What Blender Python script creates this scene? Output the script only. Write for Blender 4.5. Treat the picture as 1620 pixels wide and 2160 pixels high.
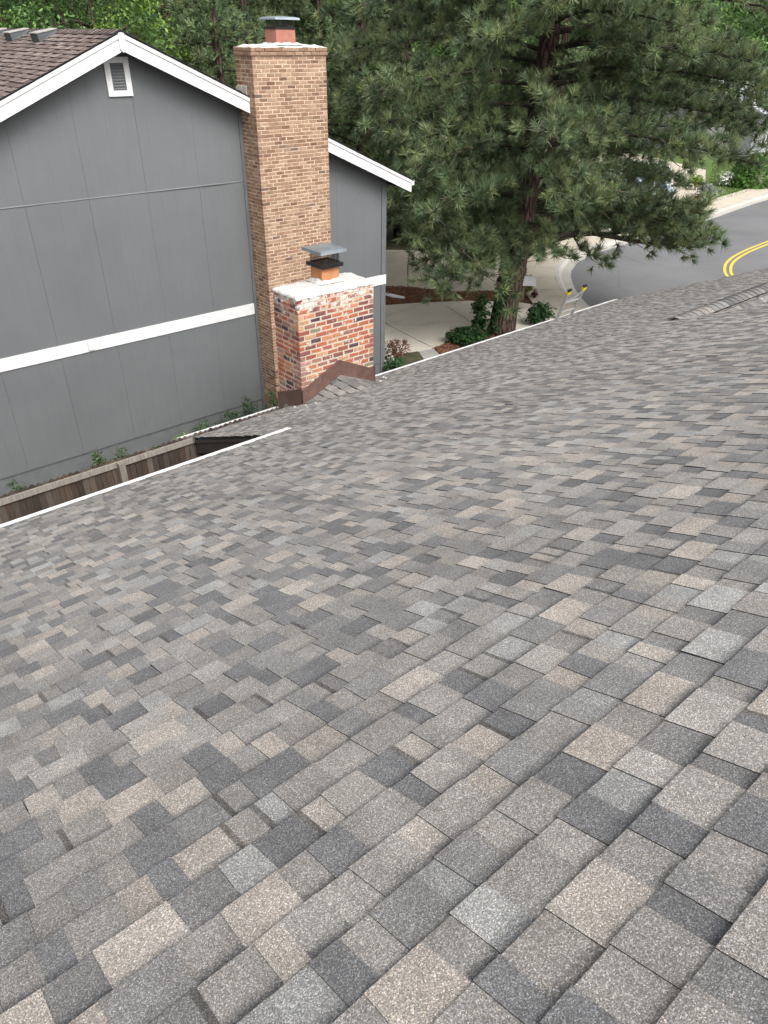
import bpy, math, random
import numpy as np
from mathutils import Matrix, Vector

for o in list(bpy.data.objects):
    bpy.data.objects.remove(o)
scene = bpy.context.scene
RND = random.Random(7)
NR = np.random.default_rng(11)

# ------------------------------------------------------------------ camera, sky, sun, exposure
EYE = Vector((0.0, 0.0, 7.5))
YAW, PITCH, ROLL = math.radians(49.2334), math.radians(33.0023), math.radians(0.7335)
fwd = Vector((math.cos(YAW)*math.cos(PITCH), math.sin(YAW)*math.cos(PITCH), -math.sin(PITCH)))
rgt0 = Vector((math.sin(YAW), -math.cos(YAW), 0.0))
upv0 = rgt0.cross(fwd)
rgt = rgt0*math.cos(ROLL) + upv0*math.sin(ROLL)
upv = upv0*math.cos(ROLL) - rgt0*math.sin(ROLL)
cam_data = bpy.data.cameras.new("camera")
cam_data.sensor_fit = 'VERTICAL'
cam_data.sensor_height = 36.0
cam_data.lens = 36.0*1544.33/2160.0
cam_data.clip_start = 0.05
cam_data.clip_end = 2000.0
cam = bpy.data.objects.new("camera", cam_data)
scene.collection.objects.link(cam)
M = Matrix(((rgt.x, upv.x, -fwd.x, EYE.x), (rgt.y, upv.y, -fwd.y, EYE.y), (rgt.z, upv.z, -fwd.z, EYE.z), (0, 0, 0, 1)))
cam.matrix_world = M
scene.camera = cam

SUN_EL, SUN_AZ = math.radians(48.0), math.radians(-96.0)      # azimuth measured from +X towards +Y
world = bpy.data.worlds.new("World")
scene.world = world
world.use_nodes = True
wn, wl = world.node_tree.nodes, world.node_tree.links
wn.clear()
sky = wn.new("ShaderNodeTexSky"); sky.sky_type = 'NISHITA'; sky.sun_disc = False
sky.sun_elevation = SUN_EL
sky.sun_rotation = math.pi/2 - SUN_AZ
sky.dust_density = 6.0; sky.air_density = 1.0; sky.ozone_density = 1.0
hs = wn.new("ShaderNodeHueSaturation"); hs.inputs["Saturation"].default_value = 0.10
bgn = wn.new("ShaderNodeBackground"); bgn.inputs[1].default_value = 0.15
wo = wn.new("ShaderNodeOutputWorld")
wl.new(sky.outputs[0], hs.inputs["Color"]); wl.new(hs.outputs[0], bgn.inputs[0]); wl.new(bgn.outputs[0], wo.inputs[0])

sun_data = bpy.data.lights.new("sun", 'SUN')
sun_data.energy = 1.0
sun_data.angle = math.radians(30)
sun_data.color = (1.0, 0.96, 0.90)
sun = bpy.data.objects.new("sun", sun_data)
scene.collection.objects.link(sun)
sdir = Vector((math.cos(SUN_AZ)*math.cos(SUN_EL), math.sin(SUN_AZ)*math.cos(SUN_EL), math.sin(SUN_EL)))
sun.rotation_euler = sdir.to_track_quat('Z', 'Y').to_euler()
sun.location = (0, 0, 40)

scene.view_settings.view_transform = 'Standard'
scene.view_settings.look = 'None'
scene.view_settings.gamma = 1.0
scene.view_settings.exposure = 0.84
scene.view_settings.use_curve_mapping = False
scene.cycles.max_bounces = 6
scene.cycles.transparent_max_bounces = 6

# ------------------------------------------------------------------ helpers
COL = scene.collection

def link(o, parent=None):
    COL.objects.link(o)
    if parent is not None:
        o.parent = parent
    return o

def tag(o, label=None, cat=None, group=None, kind=None):
    if label: o["label"] = label
    if cat: o["category"] = cat
    if group: o["group"] = group
    if kind: o["kind"] = kind
    return o

def thing(name, label, cat, loc=(0, 0, 0), group=None):
    o = bpy.data.objects.new(name, None)
    o.empty_display_size = 0.2
    COL.objects.link(o)
    o.location = loc
    return tag(o, label, cat, group)

class MB:
    """collects polygons; build() makes ONE mesh object (world coordinates, shifted to parent's location)"""
    def __init__(s):
        s.v = []; s.f = []; s.c = []; s.m = []; s.uv = []
    def face(s, pts, col=(1, 1, 1, 0), mat=0, uv=None):
        n = len(s.v)
        s.v.extend([tuple(p) for p in pts])
        s.f.append(list(range(n, n+len(pts))))
        s.c.append(col if len(col) == 4 else (*col, 0)); s.m.append(mat)
        s.uv.append(uv if uv else [(0, 0)]*len(pts))
    def poly(s, verts, faces, col=(1, 1, 1, 0), mat=0):
        n = len(s.v)
        s.v.extend([tuple(p) for p in verts])
        for f in faces:
            s.f.append([n+i for i in f]); s.c.append(col if len(col) == 4 else (*col, 0)); s.m.append(mat)
            s.uv.append([(0, 0)]*len(f))
    def box(s, x0, x1, y0, y1, z0, z1, col=(1, 1, 1), mat=0):
        v = [(x0,y0,z0),(x1,y0,z0),(x1,y1,z0),(x0,y1,z0),(x0,y0,z1),(x1,y0,z1),(x1,y1,z1),(x0,y1,z1)]
        s.poly(v, [(0,3,2,1),(4,5,6,7),(0,1,5,4),(1,2,6,5),(2,3,7,6),(3,0,4,7)], col, mat)
    def hexa(s, b, t, col=(1, 1, 1), mat=0):
        v = list(b)+list(t)
        n = len(b)
        fs = [tuple(reversed(range(n))), tuple(range(n, 2*n))] + [(i, (i+1) % n, n+(i+1) % n, n+i) for i in range(n)]
        s.poly(v, fs, col, mat)
    def bar(s, p, q, w, h, col=(1, 1, 1), mat=0, up=(0, 0, 1)):
        p, q = Vector(p), Vector(q); d = (q-p).normalized()
        u = Vector(up)
        if abs(d.dot(u)) > .98: u = Vector((1, 0, 0))
        a = d.cross(u).normalized()*w/2; b = a.cross(d).normalized()*h/2
        s.hexa([p-a-b, p+a-b, p+a+b, p-a+b], [q-a-b, q+a-b, q+a+b, q-a+b], col, mat)
    def tube(s, pts, rad, n=6, col=(1, 1, 1), mat=0, cap=True):
        pts = [Vector(p) for p in pts]
        base = len(s.v); k = len(pts)
        ref = Vector((0, 0, 1))
        for i, p in enumerate(pts):
            d = (pts[min(i+1, k-1)]-pts[max(i-1, 0)]).normalized()
            r = ref if abs(d.dot(ref)) < .95 else Vector((1, 0, 0))
            a = d.cross(r).normalized(); b = a.cross(d)
            for j in range(n):
                t = 2*math.pi*j/n
                s.v.append(tuple(p+(a*math.cos(t)+b*math.sin(t))*rad[i]))
        c = col if len(col) == 4 else (*col, 0)
        for i in range(k-1):
            for j in range(n):
                s.f.append([base+i*n+j, base+i*n+(j+1) % n, base+(i+1)*n+(j+1) % n, base+(i+1)*n+j])
                s.c.append(c); s.m.append(mat); s.uv.append([(0, 0)]*4)
        if cap:
            for i, rev in ((0, False), (k-1, True)):
                f = [base+i*n+j for j in range(n)]
                s.f.append(f[::-1] if not rev else f); s.c.append(c); s.m.append(mat); s.uv.append([(0, 0)]*n)
    def lathe(s, prof, loc, axis='z', n=16, col=(1, 1, 1), mat=0):
        base = len(s.v); c = (*col, 0) if len(col) == 3 else col
        for r, z in prof:
            for j in range(n):
                t = 2*math.pi*j/n
                x, y, w = r*math.cos(t), r*math.sin(t), z
                if axis == 'y': x, y, w = x, w, y
                if axis == 'x': x, y, w = w, x, y
                s.v.append((loc[0]+x, loc[1]+y, loc[2]+w))
        for i in range(len(prof)-1):
            for j in range(n):
                s.f.append([base+i*n+j, base+i*n+(j+1) % n, base+(i+1)*n+(j+1) % n, base+(i+1)*n+j])
                s.c.append(c); s.m.append(mat); s.uv.append([(0, 0)]*4)
    def build(s, name, mats, parent=None, smooth=False, kind=None, label=None):
        me = bpy.data.meshes.new(name)
        off = parent_off(parent)
        v = np.array(s.v, dtype=float).reshape(-1, 3) - off
        me.from_pydata(v.tolist(), [], s.f)
        for m in (mats if isinstance(mats, (list, tuple)) else [mats]):
            me.materials.append(m)
        if any(s.m): me.polygons.foreach_set("material_index", s.m)
        at = me.attributes.new("col", 'FLOAT_COLOR', 'FACE')
        at.data.foreach_set("color", np.array(s.c, dtype=np.float32).ravel())
        uvl = me.uv_layers.new(name="UVMap")
        flat = [c for f in s.uv for p in f for c in p]
        uvl.data.foreach_set("uv", flat)
        if smooth: me.polygons.foreach_set("use_smooth", [True]*len(me.polygons))
        me.update()
        o = bpy.data.objects.new(name, me)
        link(o, parent)
        if kind: o["kind"] = kind
        if label: o["label"] = label
        return o

def parent_off(p):
    off = np.zeros(3)
    while p is not None:
        off += np.array(p.location); p = p.parent
    return off

def mesh_np(name, V, F, mats, parent=None, fcol=None, smooth=False, kind=None):
    me = bpy.data.meshes.new(name)
    V = np.asarray(V, dtype=np.float32) - parent_off(parent).astype(np.float32)
    F = np.asarray(F, dtype=np.int32); m, k = F.shape
    me.vertices.add(len(V)); me.vertices.foreach_set("co", np.ascontiguousarray(V, dtype=np.float32).ravel())
    me.loops.add(m*k); me.loops.foreach_set("vertex_index", F.ravel())
    me.polygons.add(m); me.polygons.foreach_set("loop_start", np.arange(0, m*k, k, dtype=np.int32))
    for mt in (mats if isinstance(mats, (list, tuple)) else [mats]):
        me.materials.append(mt)
    me.update(calc_edges=True)
    if fcol is not None:
        c = np.ones((m, 4), dtype=np.float32); c[:, :3] = fcol
        at = me.attributes.new("col", 'FLOAT_COLOR', 'FACE')
        at.data.foreach_set("color", c.ravel())
    if smooth: me.polygons.foreach_set("use_smooth", [True]*m)
    o = bpy.data.objects.new(name, me)
    link(o, parent)
    if kind: o["kind"] = kind
    return o

def struct(o, name=None):
    o["kind"] = "structure"
    return o

# ------------------------------------------------------------------ materials
class NT:
    def __init__(s, name, rough=0.8, spec=0.3):
        s.m = bpy.data.materials.new(name); s.m.use_nodes = True
        s.n, s.l = s.m.node_tree.nodes, s.m.node_tree.links
        s.b = s.n["Principled BSDF"]; s.b.inputs["Roughness"].default_value = rough
        s.b.inputs["Specular IOR Level"].default_value = spec
        s.tc = s.n.new("ShaderNodeTexCoord")
    def add(s, t, **kw):
        n = s.n.new(t)
        for k, v in kw.items():
            if k in n.inputs.keys(): n.inputs[k].default_value = v
            else: setattr(n, k, v)
        return n
    def noise(s, scale, detail=3.0, rough=.55, vec=None, dist=0.0):
        n = s.add("ShaderNodeTexNoise", Scale=scale, Detail=detail, Roughness=rough, Distortion=dist)
        s.l.new(vec if vec is not None else s.tc.outputs["Object"], n.inputs["Vector"])
        return n.outputs["Fac"]
    def voro(s, scale, feature='F1', out="Color", vec=None):
        n = s.add("ShaderNodeTexVoronoi", Scale=scale, feature=feature)
        s.l.new(vec if vec is not None else s.tc.outputs["Object"], n.inputs["Vector"])
        return n.outputs[out]
    def ramp(s, fac, stops):
        r = s.n.new("ShaderNodeValToRGB"); el = r.color_ramp.elements
        while len(el) < len(stops): el.new(0.5)
        for e, (p, c) in zip(el, stops):
            e.position = p; e.color = (c, c, c, 1) if isinstance(c, (int, float)) else (*c, 1)
        s.l.new(fac, r.inputs[0]); return r.outputs[0]
    def mix(s, a, b, fac, mode='MIX'):
        n = s.n.new("ShaderNodeMix"); n.data_type = 'RGBA'; n.blend_type = mode
        for i, v in ((0, fac), (6, a), (7, b)):
            if isinstance(v, (int, float)): n.inputs[i].default_value = v
            elif isinstance(v, tuple): n.inputs[i].default_value = (*v, 1)
            else: s.l.new(v, n.inputs[i])
        return n.outputs[2]
    def math(s, op, a, b=0.0):
        n = s.n.new("ShaderNodeMath"); n.operation = op
        for i, v in ((0, a), (1, b)):
            if isinstance(v, (int, float)): n.inputs[i].default_value = v
            else: s.l.new(v, n.inputs[i])
        return n.outputs[0]
    def mapping(s, sc=(1, 1, 1), rot=(0, 0, 0)):
        n = s.add("ShaderNodeMapping"); n.inputs["Scale"].default_value = sc; n.inputs["Rotation"].default_value = rot
        s.l.new(s.tc.outputs["Object"], n.inputs["Vector"]); return n.outputs[0]
    def attr(s, name="col"):
        n = s.n.new("ShaderNodeAttribute"); n.attribute_name = name; return n
    def color(s, c):
        if isinstance(c, tuple): s.b.inputs["Base Color"].default_value = (*c, 1)
        else: s.l.new(c, s.b.inputs["Base Color"])
        return s
    def bump(s, h, strength=.4, dist=.01):
        n = s.add("ShaderNodeBump", Strength=strength, Distance=dist)
        s.l.new(h, n.inputs["Height"]); s.l.new(n.outputs[0], s.b.inputs["Normal"]); return s

def M_simple(name, c, rough=.7, spec=.3, metal=0.0, var=.12, scale=6.0, bump=0.0, bscale=60.):
    t = NT(name, rough, spec); t.b.inputs["Metallic"].default_value = metal
    n = t.noise(scale, 4)
    f = t.ramp(n, [(.25, 1-var), (.75, 1+var)])
    t.color(t.mix(c, f, 1.0, 'MULTIPLY'))
    if bump: t.bump(t.noise(bscale, 3), bump, .006)
    return t.m

def M_attr(name, rough=.8, var=.15, scale=30., spec=.2, transl=0.0, bump=0.0):
    t = NT(name, rough, spec)
    a = t.attr()
    f = t.ramp(t.noise(scale, 3), [(.25, 1-var), (.75, 1+var)])
    c = t.mix(a.outputs["Color"], f, 1.0, 'MULTIPLY')
    t.color(c)
    if bump: t.bump(t.noise(scale*3, 3), bump, .004)
    if transl:
        tr = t.add("ShaderNodeBsdfTranslucent"); t.l.new(c, tr.inputs[0])
        mx = t.add("ShaderNodeMixShader"); mx.inputs[0].default_value = transl
        t.l.new(t.b.outputs[0], mx.inputs[1]); t.l.new(tr.outputs[0], mx.inputs[2])
        t.l.new(mx.outputs[0], t.n["Material Output"].inputs[0])
    return t.m

MAT = {}
def mat_shingle():
    t = NT("shingle_granules", .92, .25)
    a = t.attr()
    uv = t.n.new("ShaderNodeUVMap"); uv.uv_map = "UVMap"
    sep = t.n.new("ShaderNodeSeparateXYZ"); t.l.new(uv.outputs[0], sep.inputs[0])
    # pressed-in dark granule band along the head of some tabs (printed on the product)
    wob = t.math('MULTIPLY', t.noise(28, 3), .22)
    vv = t.math('ADD', sep.outputs["Y"], wob)
    band = t.ramp(vv, [(.80, 0.0), (1.0, .85)])
    amt = t.math('MULTIPLY', band, a.outputs["Alpha"])
    c = t.mix(a.outputs["Color"], (.085, .088, .096), amt)
    patch = t.ramp(t.noise(7, 3), [(.3, .86), (.7, 1.12)])
    c = t.mix(c, patch, 1.0, 'MULTIPLY')
    big = t.ramp(t.noise(.55, 2), [(.3, .93), (.7, 1.07)])
    c = t.mix(c, big, 1.0, 'MULTIPLY')
    g = t.n.new("ShaderNodeSeparateColor"); t.l.new(t.voro(460), g.inputs[0])
    sp = t.ramp(g.outputs[0], [(0.0, .45), (.35, .76), (.66, 1.0), (.88, 1.4), (1.0, 2.3)])
    c = t.mix(c, sp, 1.0, 'MULTIPLY')
    tint = t.mix((1.06, 1.0, .93), (.94, 1.0, 1.06), g.outputs[1])
    c = t.mix(c, tint, 1.0, 'MULTIPLY')
    t.color(c)
    t.bump(t.voro(460, out="Distance"), .5, .002)
    return t.m
MAT['shingle'] = mat_shingle()
MAT['asphalt_edge'] = M_simple("shingle_cut_edge", (.028, .028, .03), .9, .1)
MAT['deck'] = M_simple("roof_felt", (.04, .04, .042), .9)
MAT['white'] = M_simple("white_painted_trim", (.62, .62, .615), .5, .4, var=.12, scale=7, bump=.12)
MAT['whitemetal'] = M_simple("white_metal_edge", (.80, .80, .80), .35, .5, var=.03)
MAT['brownwood'] = M_simple("dark_brown_paint", (.055, .043, .038), .6, .3, var=.2, scale=9)
MAT['tanwall'] = M_simple("house_wall_paint", (.33, .28, .22), .8)

def mat_siding():
    t = NT("grey_siding_paint", .55, .35)
    g = t.mapping((9, 9, .5))
    n = t.noise(2.2, 4, .6, g)
    c = t.ramp(n, [(.25, (.120, .126, .131)), (.75, (.130, .136, .141))])
    big = t.ramp(t.noise(.6, 4, .6), [(.3, .92), (.7, 1.07)])
    c = t.mix(c, big, 1.0, 'MULTIPLY')
    # old rain streaks and scuffs on the paint
    stv = t.mapping((5, 5, .35))
    c = t.mix(c, (.20, .205, .205), t.ramp(t.noise(2.0, 5, .7, stv), [(.66, 0.0), (.80, .30)]))
    c = t.mix(c, (.07, .072, .07), t.ramp(t.noise(1.3, 6, .75), [(.62, 0.0), (.78, .22)]))
    t.color(c)
    h = t.math('ADD', t.math('MULTIPLY', t.noise(1.1, 2), 3.0), t.math('MULTIPLY', t.noise(14, 5, .6, g), .12))
    t.bump(h, .22, .02)
    return t.m
MAT['siding'] = mat_siding()
MAT['skirt'] = M_simple("grey_skirt_paint", (.118, .124, .129), .6, .3)
MAT['soffit'] = M_simple("grey_soffit", (.08, .083, .086), .7)

def mat_brick(name, white):
    t = NT(name, .9, .2)
    a = t.attr()
    n = t.noise(38, 4, .65)
    c = t.mix(a.outputs["Color"], t.ramp(n, [(.25, .68), (.75, 1.3)]), 1.0, 'MULTIPLY')
    n2 = t.noise(110, 3, .6)
    c = t.mix(c, t.ramp(n2, [(.3, .8), (.7, 1.18)]), 1.0, 'MULTIPLY')
    if white:
        sep = t.n.new("ShaderNodeSeparateXYZ"); t.l.new(t.tc.outputs["Object"], sep.inputs[0])
        # lime and old whitewash stains, heavier on the courses just under the crown
        up = t.ramp(t.math('MULTIPLY', t.math('ADD', sep.outputs["Z"], -3.62), 2.8), [(0.0, 0.0), (1.0, .17)])
        nz = t.math('ADD', t.noise(9, 5, .68), up)
        w = t.ramp(nz, [(.60, 0.0), (.68, .75)])
        
        c = t.mix(c, (.74, .71, .67), w)
    t.color(c)
    t.bump(t.math('ADD', n, t.math('MULTIPLY', n2, .5)), .6, .006)
    return t.m
MAT['brick_red'] = mat_brick("reclaimed_red_brick", True)
MAT['brick_tan'] = mat_brick("tan_brown_brick", False)
MAT['mortar_pale'] = M_simple("pale_lime_mortar", (.47, .40, .33), .95, .1, var=.25, scale=25, bump=.5)
MAT['mortar_tan'] = M_simple("tan_mortar", (.50, .385, .285), .95, .1, var=.2, scale=25, bump=.4)
MAT['crown_white'] = M_simple("whitewashed_crown", (.50, .49, .465), .9, .2, var=.24, scale=13, bump=.7, bscale=35)
MAT['clay'] = M_simple("clay_flue", (.42, .19, .09), .8, .2, var=.18, scale=9, bump=.2)
MAT['clay_pink'] = M_simple("pink_clay_flue", (.36, .155, .115), .8, .2, var=.15, scale=9, bump=.2)
MAT['blacksteel'] = M_simple("black_steel", (.012, .012, .013), .35, .5)
MAT['galv'] = M_simple("galvanised_lid", (.33, .38, .42), .38, .5, metal=.75, var=.2, scale=5)
MAT['brownmetal'] = M_simple("brown_flashing", (.115, .066, .054), .5, .4, var=.3, scale=6, bump=.25, bscale=7)

def mat_fence():
    t = NT("weathered_fence_wood", .9, .15)
    a = t.attr()
    g = t.mapping((22, 22, 1.6))
    n = t.noise(3, 5, .65, g)
    c = t.mix(a.outputs["Color"], t.ramp(n, [(.25, .55), (.75, 1.35)]), 1.0, 'MULTIPLY')
    t.color(c); t.bump(n, .5, .006)
    return t.m
MAT['fence'] = mat_fence()

def mat_concrete(name, c0, c1, sc=.7):
    t = NT(name, .9, .2)
    n = t.noise(sc, 6, .62)
    c = t.ramp(n, [(.25, c0), (.75, c1)])
    c = t.mix(c, t.ramp(t.noise(30, 4, .7), [(.3, .88), (.7, 1.1)]), 1.0, 'MULTIPLY')
    g = t.mapping((.35, 1.6, 1), (0, 0, .6))
    st = t.ramp(t.noise(1.3, 5, .7, g), [(.52, 1.0), (.72, .80)])
    c = t.mix(c, st, 1.0, 'MULTIPLY')
    t.color(c); t.bump(t.noise(60, 4), .3, .004)
    return t.m
MAT['drive'] = mat_concrete("driveway_concrete", (.53, .48, .41), (.61, .56, .48))
MAT['walk'] = mat_concrete("sidewalk_concrete", (.42, .37, .30), (.50, .45, .37))
MAT['curb'] = mat_concrete("curb_concrete", (.34, .32, .29), (.44, .42, .38))
MAT['greywalk'] = mat_concrete("grey_walk_concrete", (.30, .29, .28), (.36, .35, .33))
def mat_asphalt():
    t = NT("asphalt", .85, .3)
    c = t.ramp(t.noise(.35, 7, .68), [(.25, (.115, .115, .120)), (.75, (.170, .170, .176))])
    c = t.mix(c, t.ramp(t.noise(70, 3, .7), [(.3, .8), (.7, 1.25)]), 1.0, 'MULTIPLY')
    ck = t.voro(.22, 'DISTANCE_TO_EDGE', "Distance", t.mapping((1, 1, 1)))
    c = t.mix((.05, .05, .052), c, t.ramp(ck, [(.0, .72), (.008, 1.0)]))
    t.color(c); t.bump(t.noise(90, 3), .3, .004)
    return t.m
MAT['asphalt'] = mat_asphalt()
MAT['yellow'] = M_simple("yellow_road_paint", (.62, .44, .06), .7, .3, var=.14, scale=5)
MAT['dirt'] = M_simple("bare_earth", (.07, .066, .042), .95, .1, var=.4, scale=4, bump=.6, bscale=12)
MAT['mulch'] = M_simple("bark_mulch", (.17, .085, .05), .95, .1, var=.5, scale=22, bump=1.0, bscale=30)
MAT['lawn'] = M_simple("lawn_grass", (.09, .135, .042), .95, .1, var=.3, scale=5, bump=.8, bscale=60)
MAT['chips'] = M_attr("wood_chips", .9, .2, 40)
MAT['needle'] = M_attr("pine_needles", .5, .12, 3, spec=.4, transl=.34)
MAT['leaf'] = M_attr("green_leaves", .5, .15, 5, spec=.35, transl=.30)
def mat_bark(name, c0, c1, sc):
    t = NT(name, .95, .1)
    g = t.mapping((sc, sc, sc*.16))
    v = t.voro(1.0, 'DISTANCE_TO_EDGE', "Distance", g)
    n = t.noise(sc*2.2, 5, .65)
    c = t.mix(t.ramp(n, [(.25, c0), (.75, c1)]), t.ramp(v, [(.0, .30), (.16, 1.0)]), 1.0, 'MULTIPLY')
    t.color(c)
    t.bump(t.math('ADD', t.ramp(v, [(.0, 0.0), (.22, 1.0)]), t.math('MULTIPLY', n, .4)), 1.0, .035)
    return t.m
MAT['bark'] = mat_bark("pine_bark", (.055, .038, .032), (.13, .09, .075), 9.0)
MAT['limb'] = M_simple("dark_limb_bark", (.045, .036, .031), .95, .1, var=.4, scale=7, bump=.6)
MAT['twig'] = M_simple("grey_twig_bark", (.10, .085, .07), .9, .1, var=.35, scale=8)
MAT['alu'] = M_simple("aluminium", (.50, .51, .52), .4, .5, metal=.65, var=.12)
MAT['alu_dark'] = M_simple("dull_grey_rail", (.20, .205, .21), .5, .4, metal=.3, var=.15)
MAT['yplastic'] = M_simple("yellow_plastic", (.75, .55, .02), .45, .4)
MAT['rubber'] = M_simple("black_rubber", (.015, .015, .016), .8, .3)
MAT['glass'] = M_simple("dark_car_glass", (.04, .05, .06), .08, .6)
MAT['carwhite'] = M_simple("white_car_paint", (.80, .80, .80), .22, .5, var=.02)
MAT['carblue'] = M_simple("pale_blue_car_paint", (.36, .45, .52), .22, .5, var=.04)
MAT['redlamp'] = M_simple("red_lamp_lens", (.42, .015, .02), .2, .5)
MAT['rim'] = M_simple("wheel_rim", (.45, .46, .47), .35, .5, metal=.7)
MAT['paper'] = M_simple("white_sheet", (.82, .83, .84), .6, .3, var=.04)
MAT['darkprint'] = M_simple("dark_blue_print", (.06, .07, .12), .6)
MAT['mailwhite'] = M_simple("mailbox_white", (.80, .81, .82), .4, .4, var=.04)
MAT['postwood'] = M_simple("weathered_post", (.20, .15, .11), .9, .1, var=.3, scale=12)
MAT['stone'] = M_simple("pale_landscape_stone", (.42, .39, .35), .9, .2, var=.3, scale=7, bump=.6)
MAT['flower'] = M_attr("white_petals", .6, .1, 20, transl=.2)
MAT['pale_roof'] = M_simple("pale_grey_roof", (.46, .49, .52), .8, .2, var=.12, scale=6, bump=.4)
MAT['brown_roof'] = M_simple("far_brown_roof", (.20, .165, .15), .9, .2, var=.2, scale=4)
MAT['greyhouse'] = M_simple("grey_house_wall", (.30, .30, .33), .8)
MAT['gutter_dark'] = M_simple("dark_gutter", (.06, .065, .07), .5)

# ------------------------------------------------------------------ roof frame of the house we stand on
TH = math.atan(5/12); CT, ST = math.cos(TH), math.sin(TH)
Z0 = 6.211                                    # roof surface height at Y = 0
EXPO = 0.143
S_E2 = 10.40/CT; S_E1 = S_E2-22*EXPO; S_GR = 5.35/CT
def roof_z(y): return Z0-5/12*y
class Frame:
    def __init__(s, O, U, S):
        s.O, s.U, s.S = Vector(O), Vector(U).normalized(), Vector(S).normalized()
        s.N = s.U.cross(s.S).normalized()
        if s.N.z < 0: s.N = -s.N
    def p(s, u, d, h=0.0): return s.O+s.U*u+s.S*d+s.N*h
FA = Frame((0, 0, Z0), (1, 0, 0), (0, CT, -ST))

def clip(poly, lines):
    for (a, b, c) in lines:                    # keep a*u+b*s+c >= 0
        out = []
        for i in range(len(poly)):
            P, Q = poly[i], poly[(i+1) % len(poly)]
            dp, dq = a*P[0]+b*P[1]+c, a*Q[0]+b*Q[1]+c
            if dp >= 0: out.append(P)
            if dp*dq < 0:
                t = dp/(dp-dq); out.append((P[0]+(Q[0]-P[0])*t, P[1]+(Q[1]-P[1])*t))
        poly = out
        if len(poly) < 3: return []
    return poly

PAL = [((.248, .235, .224), 5), ((.284, .256, .233), 2.8), ((.214, .206, .198), 5), ((.122, .124, .131), 4.4),
       ((.246, .248, .247), 2.2), ((.166, .164, .165), 5), ((.228, .215, .203), 4), ((.300, .274, .251), .9)]
def shingle_col(r, far=0.0):
    c = r.choices([p[0] for p in PAL], [p[1] for p in PAL])[0]
    g = sum(c)/3*.94                                # far blends the tint towards a slightly darker grey
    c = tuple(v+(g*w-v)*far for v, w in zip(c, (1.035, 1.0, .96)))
    k = r.uniform(.92, 1.10)
    m = (.226, .214, .203)
    return tuple((v+(q-v)*.10)*k*w for v, q, w in zip(c, m, (1.175, 1.165, 1.155)))

def lay_courses(frame, courses, r, wmin=.09, wmax=.34, lines=(), palette=shingle_col, thick=1.0, band=True):
    """returns list of pieces: (top polygon [(u,s)], butt s, tooth?, colour, lift)"""
    out = []
    for (sb, u0, u1) in courses:
        u = u0-r.uniform(0, .3); tooth = r.random() < .5; last = 0.0
        while u < u1:
            w = r.uniform(wmin, wmax) if tooth else r.uniform(wmin*.9, wmax*.8)
            a, b = max(u, u0), min(u+w, u1)
            if b-a > .02:
                if tooth:
                    ja, jb, js = r.uniform(-.006, .006), r.uniform(-.006, .006), r.uniform(-.003, .003)
                    poly = [(a-ja*.4, sb-EXPO-.035), (b-jb*.4, sb-EXPO-.035), (b+jb, sb+js), (a+ja, sb+js+r.uniform(-.002, .002))]
                else:
                    poly = [(a-.009, sb-EXPO-.035), (b+.009, sb-EXPO-.035), (b+.009, sb-.001), (a-.009, sb-.001)]
                poly = clip(poly, lines) if lines else poly
                if len(poly) >= 3:
                    lift = r.uniform(.002, .005) if (tooth and r.random() < .05) else 0.0
                    bnd = (r.uniform(.35, .9) if r.random() < (.16 if tooth else .6) else 0.0) if band else 0.0
                    for _ in range(8):
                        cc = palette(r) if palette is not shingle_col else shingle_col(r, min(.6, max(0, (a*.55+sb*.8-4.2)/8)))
                        if palette is not shingle_col or abs(cc[1]-last) > .035: break
                    last = cc[1]
                    if band and not tooth: cc = tuple(v*.92 for v in cc)
                    out.append((poly, sb, tooth, cc, lift, a, b, thick, bnd))
            u += w
            tooth = (not tooth) if r.random() < .82 else tooth
    return out

def piece_mesh(mb, fr, pc):
    poly, sb, tooth, col, lift, a, b, th, bnd = pc
    h1 = (.0092 if tooth else .0060)*th; h0 = (.0040 if tooth else .0010)*th
    def top(p):
        v = (sb-p[1])/EXPO
        h = h1+(h0-h1)*v
        if v > 1.0: h -= (v-1.0)*.020
        if lift: h += lift*max(0, 1-v*2.2)*(1-(p[0]-a)/max(b-a, .01))
        return fr.p(p[0], p[1], h)
    tp = [top(p) for p in poly]
    bt = [fr.p(p[0], p[1], -.006) for p in poly]
    n = len(poly)
    mb.face(tp, (*col, bnd), 0, [((p[0]-a), (sb-p[1])/EXPO) for p in poly])
    for i in range(n):
        j = (i+1) % n
        mb.face([bt[i], bt[j], tp[j], tp[i]], (.03, .03, .03, 0), 1)

def screen_area(pts):
    q = []
    for p in pts:
        d = Vector(p)-EYE; c = d.dot(fwd)
        if c < .1: return 0.0
        q.append((1544.33*d.dot(rgt)/c, 1544.33*d.dot(upv)/c))
    cx = sum(a for a, b in q)/len(q); cy = sum(b for a, b in q)/len(q)
    if abs(cx) > 840 or abs(cy) > 1110: return 0.0
    A = 0
    for i in range(len(q)):
        j = (i+1) % len(q); A += q[i][0]*q[j][1]-q[j][0]*q[i][1]
    return abs(A)/2

# ------------------------------------------------------------------ setting: ground, road, walks
def sheet(name, pts, z, mat, thick=None, kind="structure"):
    mb = MB()
    if thick: mb.hexa([(x, y, z-thick) for x, y in pts], [(x, y, z) for x, y in pts])
    else: mb.face([(x, y, z) for x, y in pts])
    return mb.build(name, mat, kind=kind)

sheet("ground", [(-400, -400), (700, -400), (700, 700), (-400, 700)], -.03, MAT['dirt'])

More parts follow.
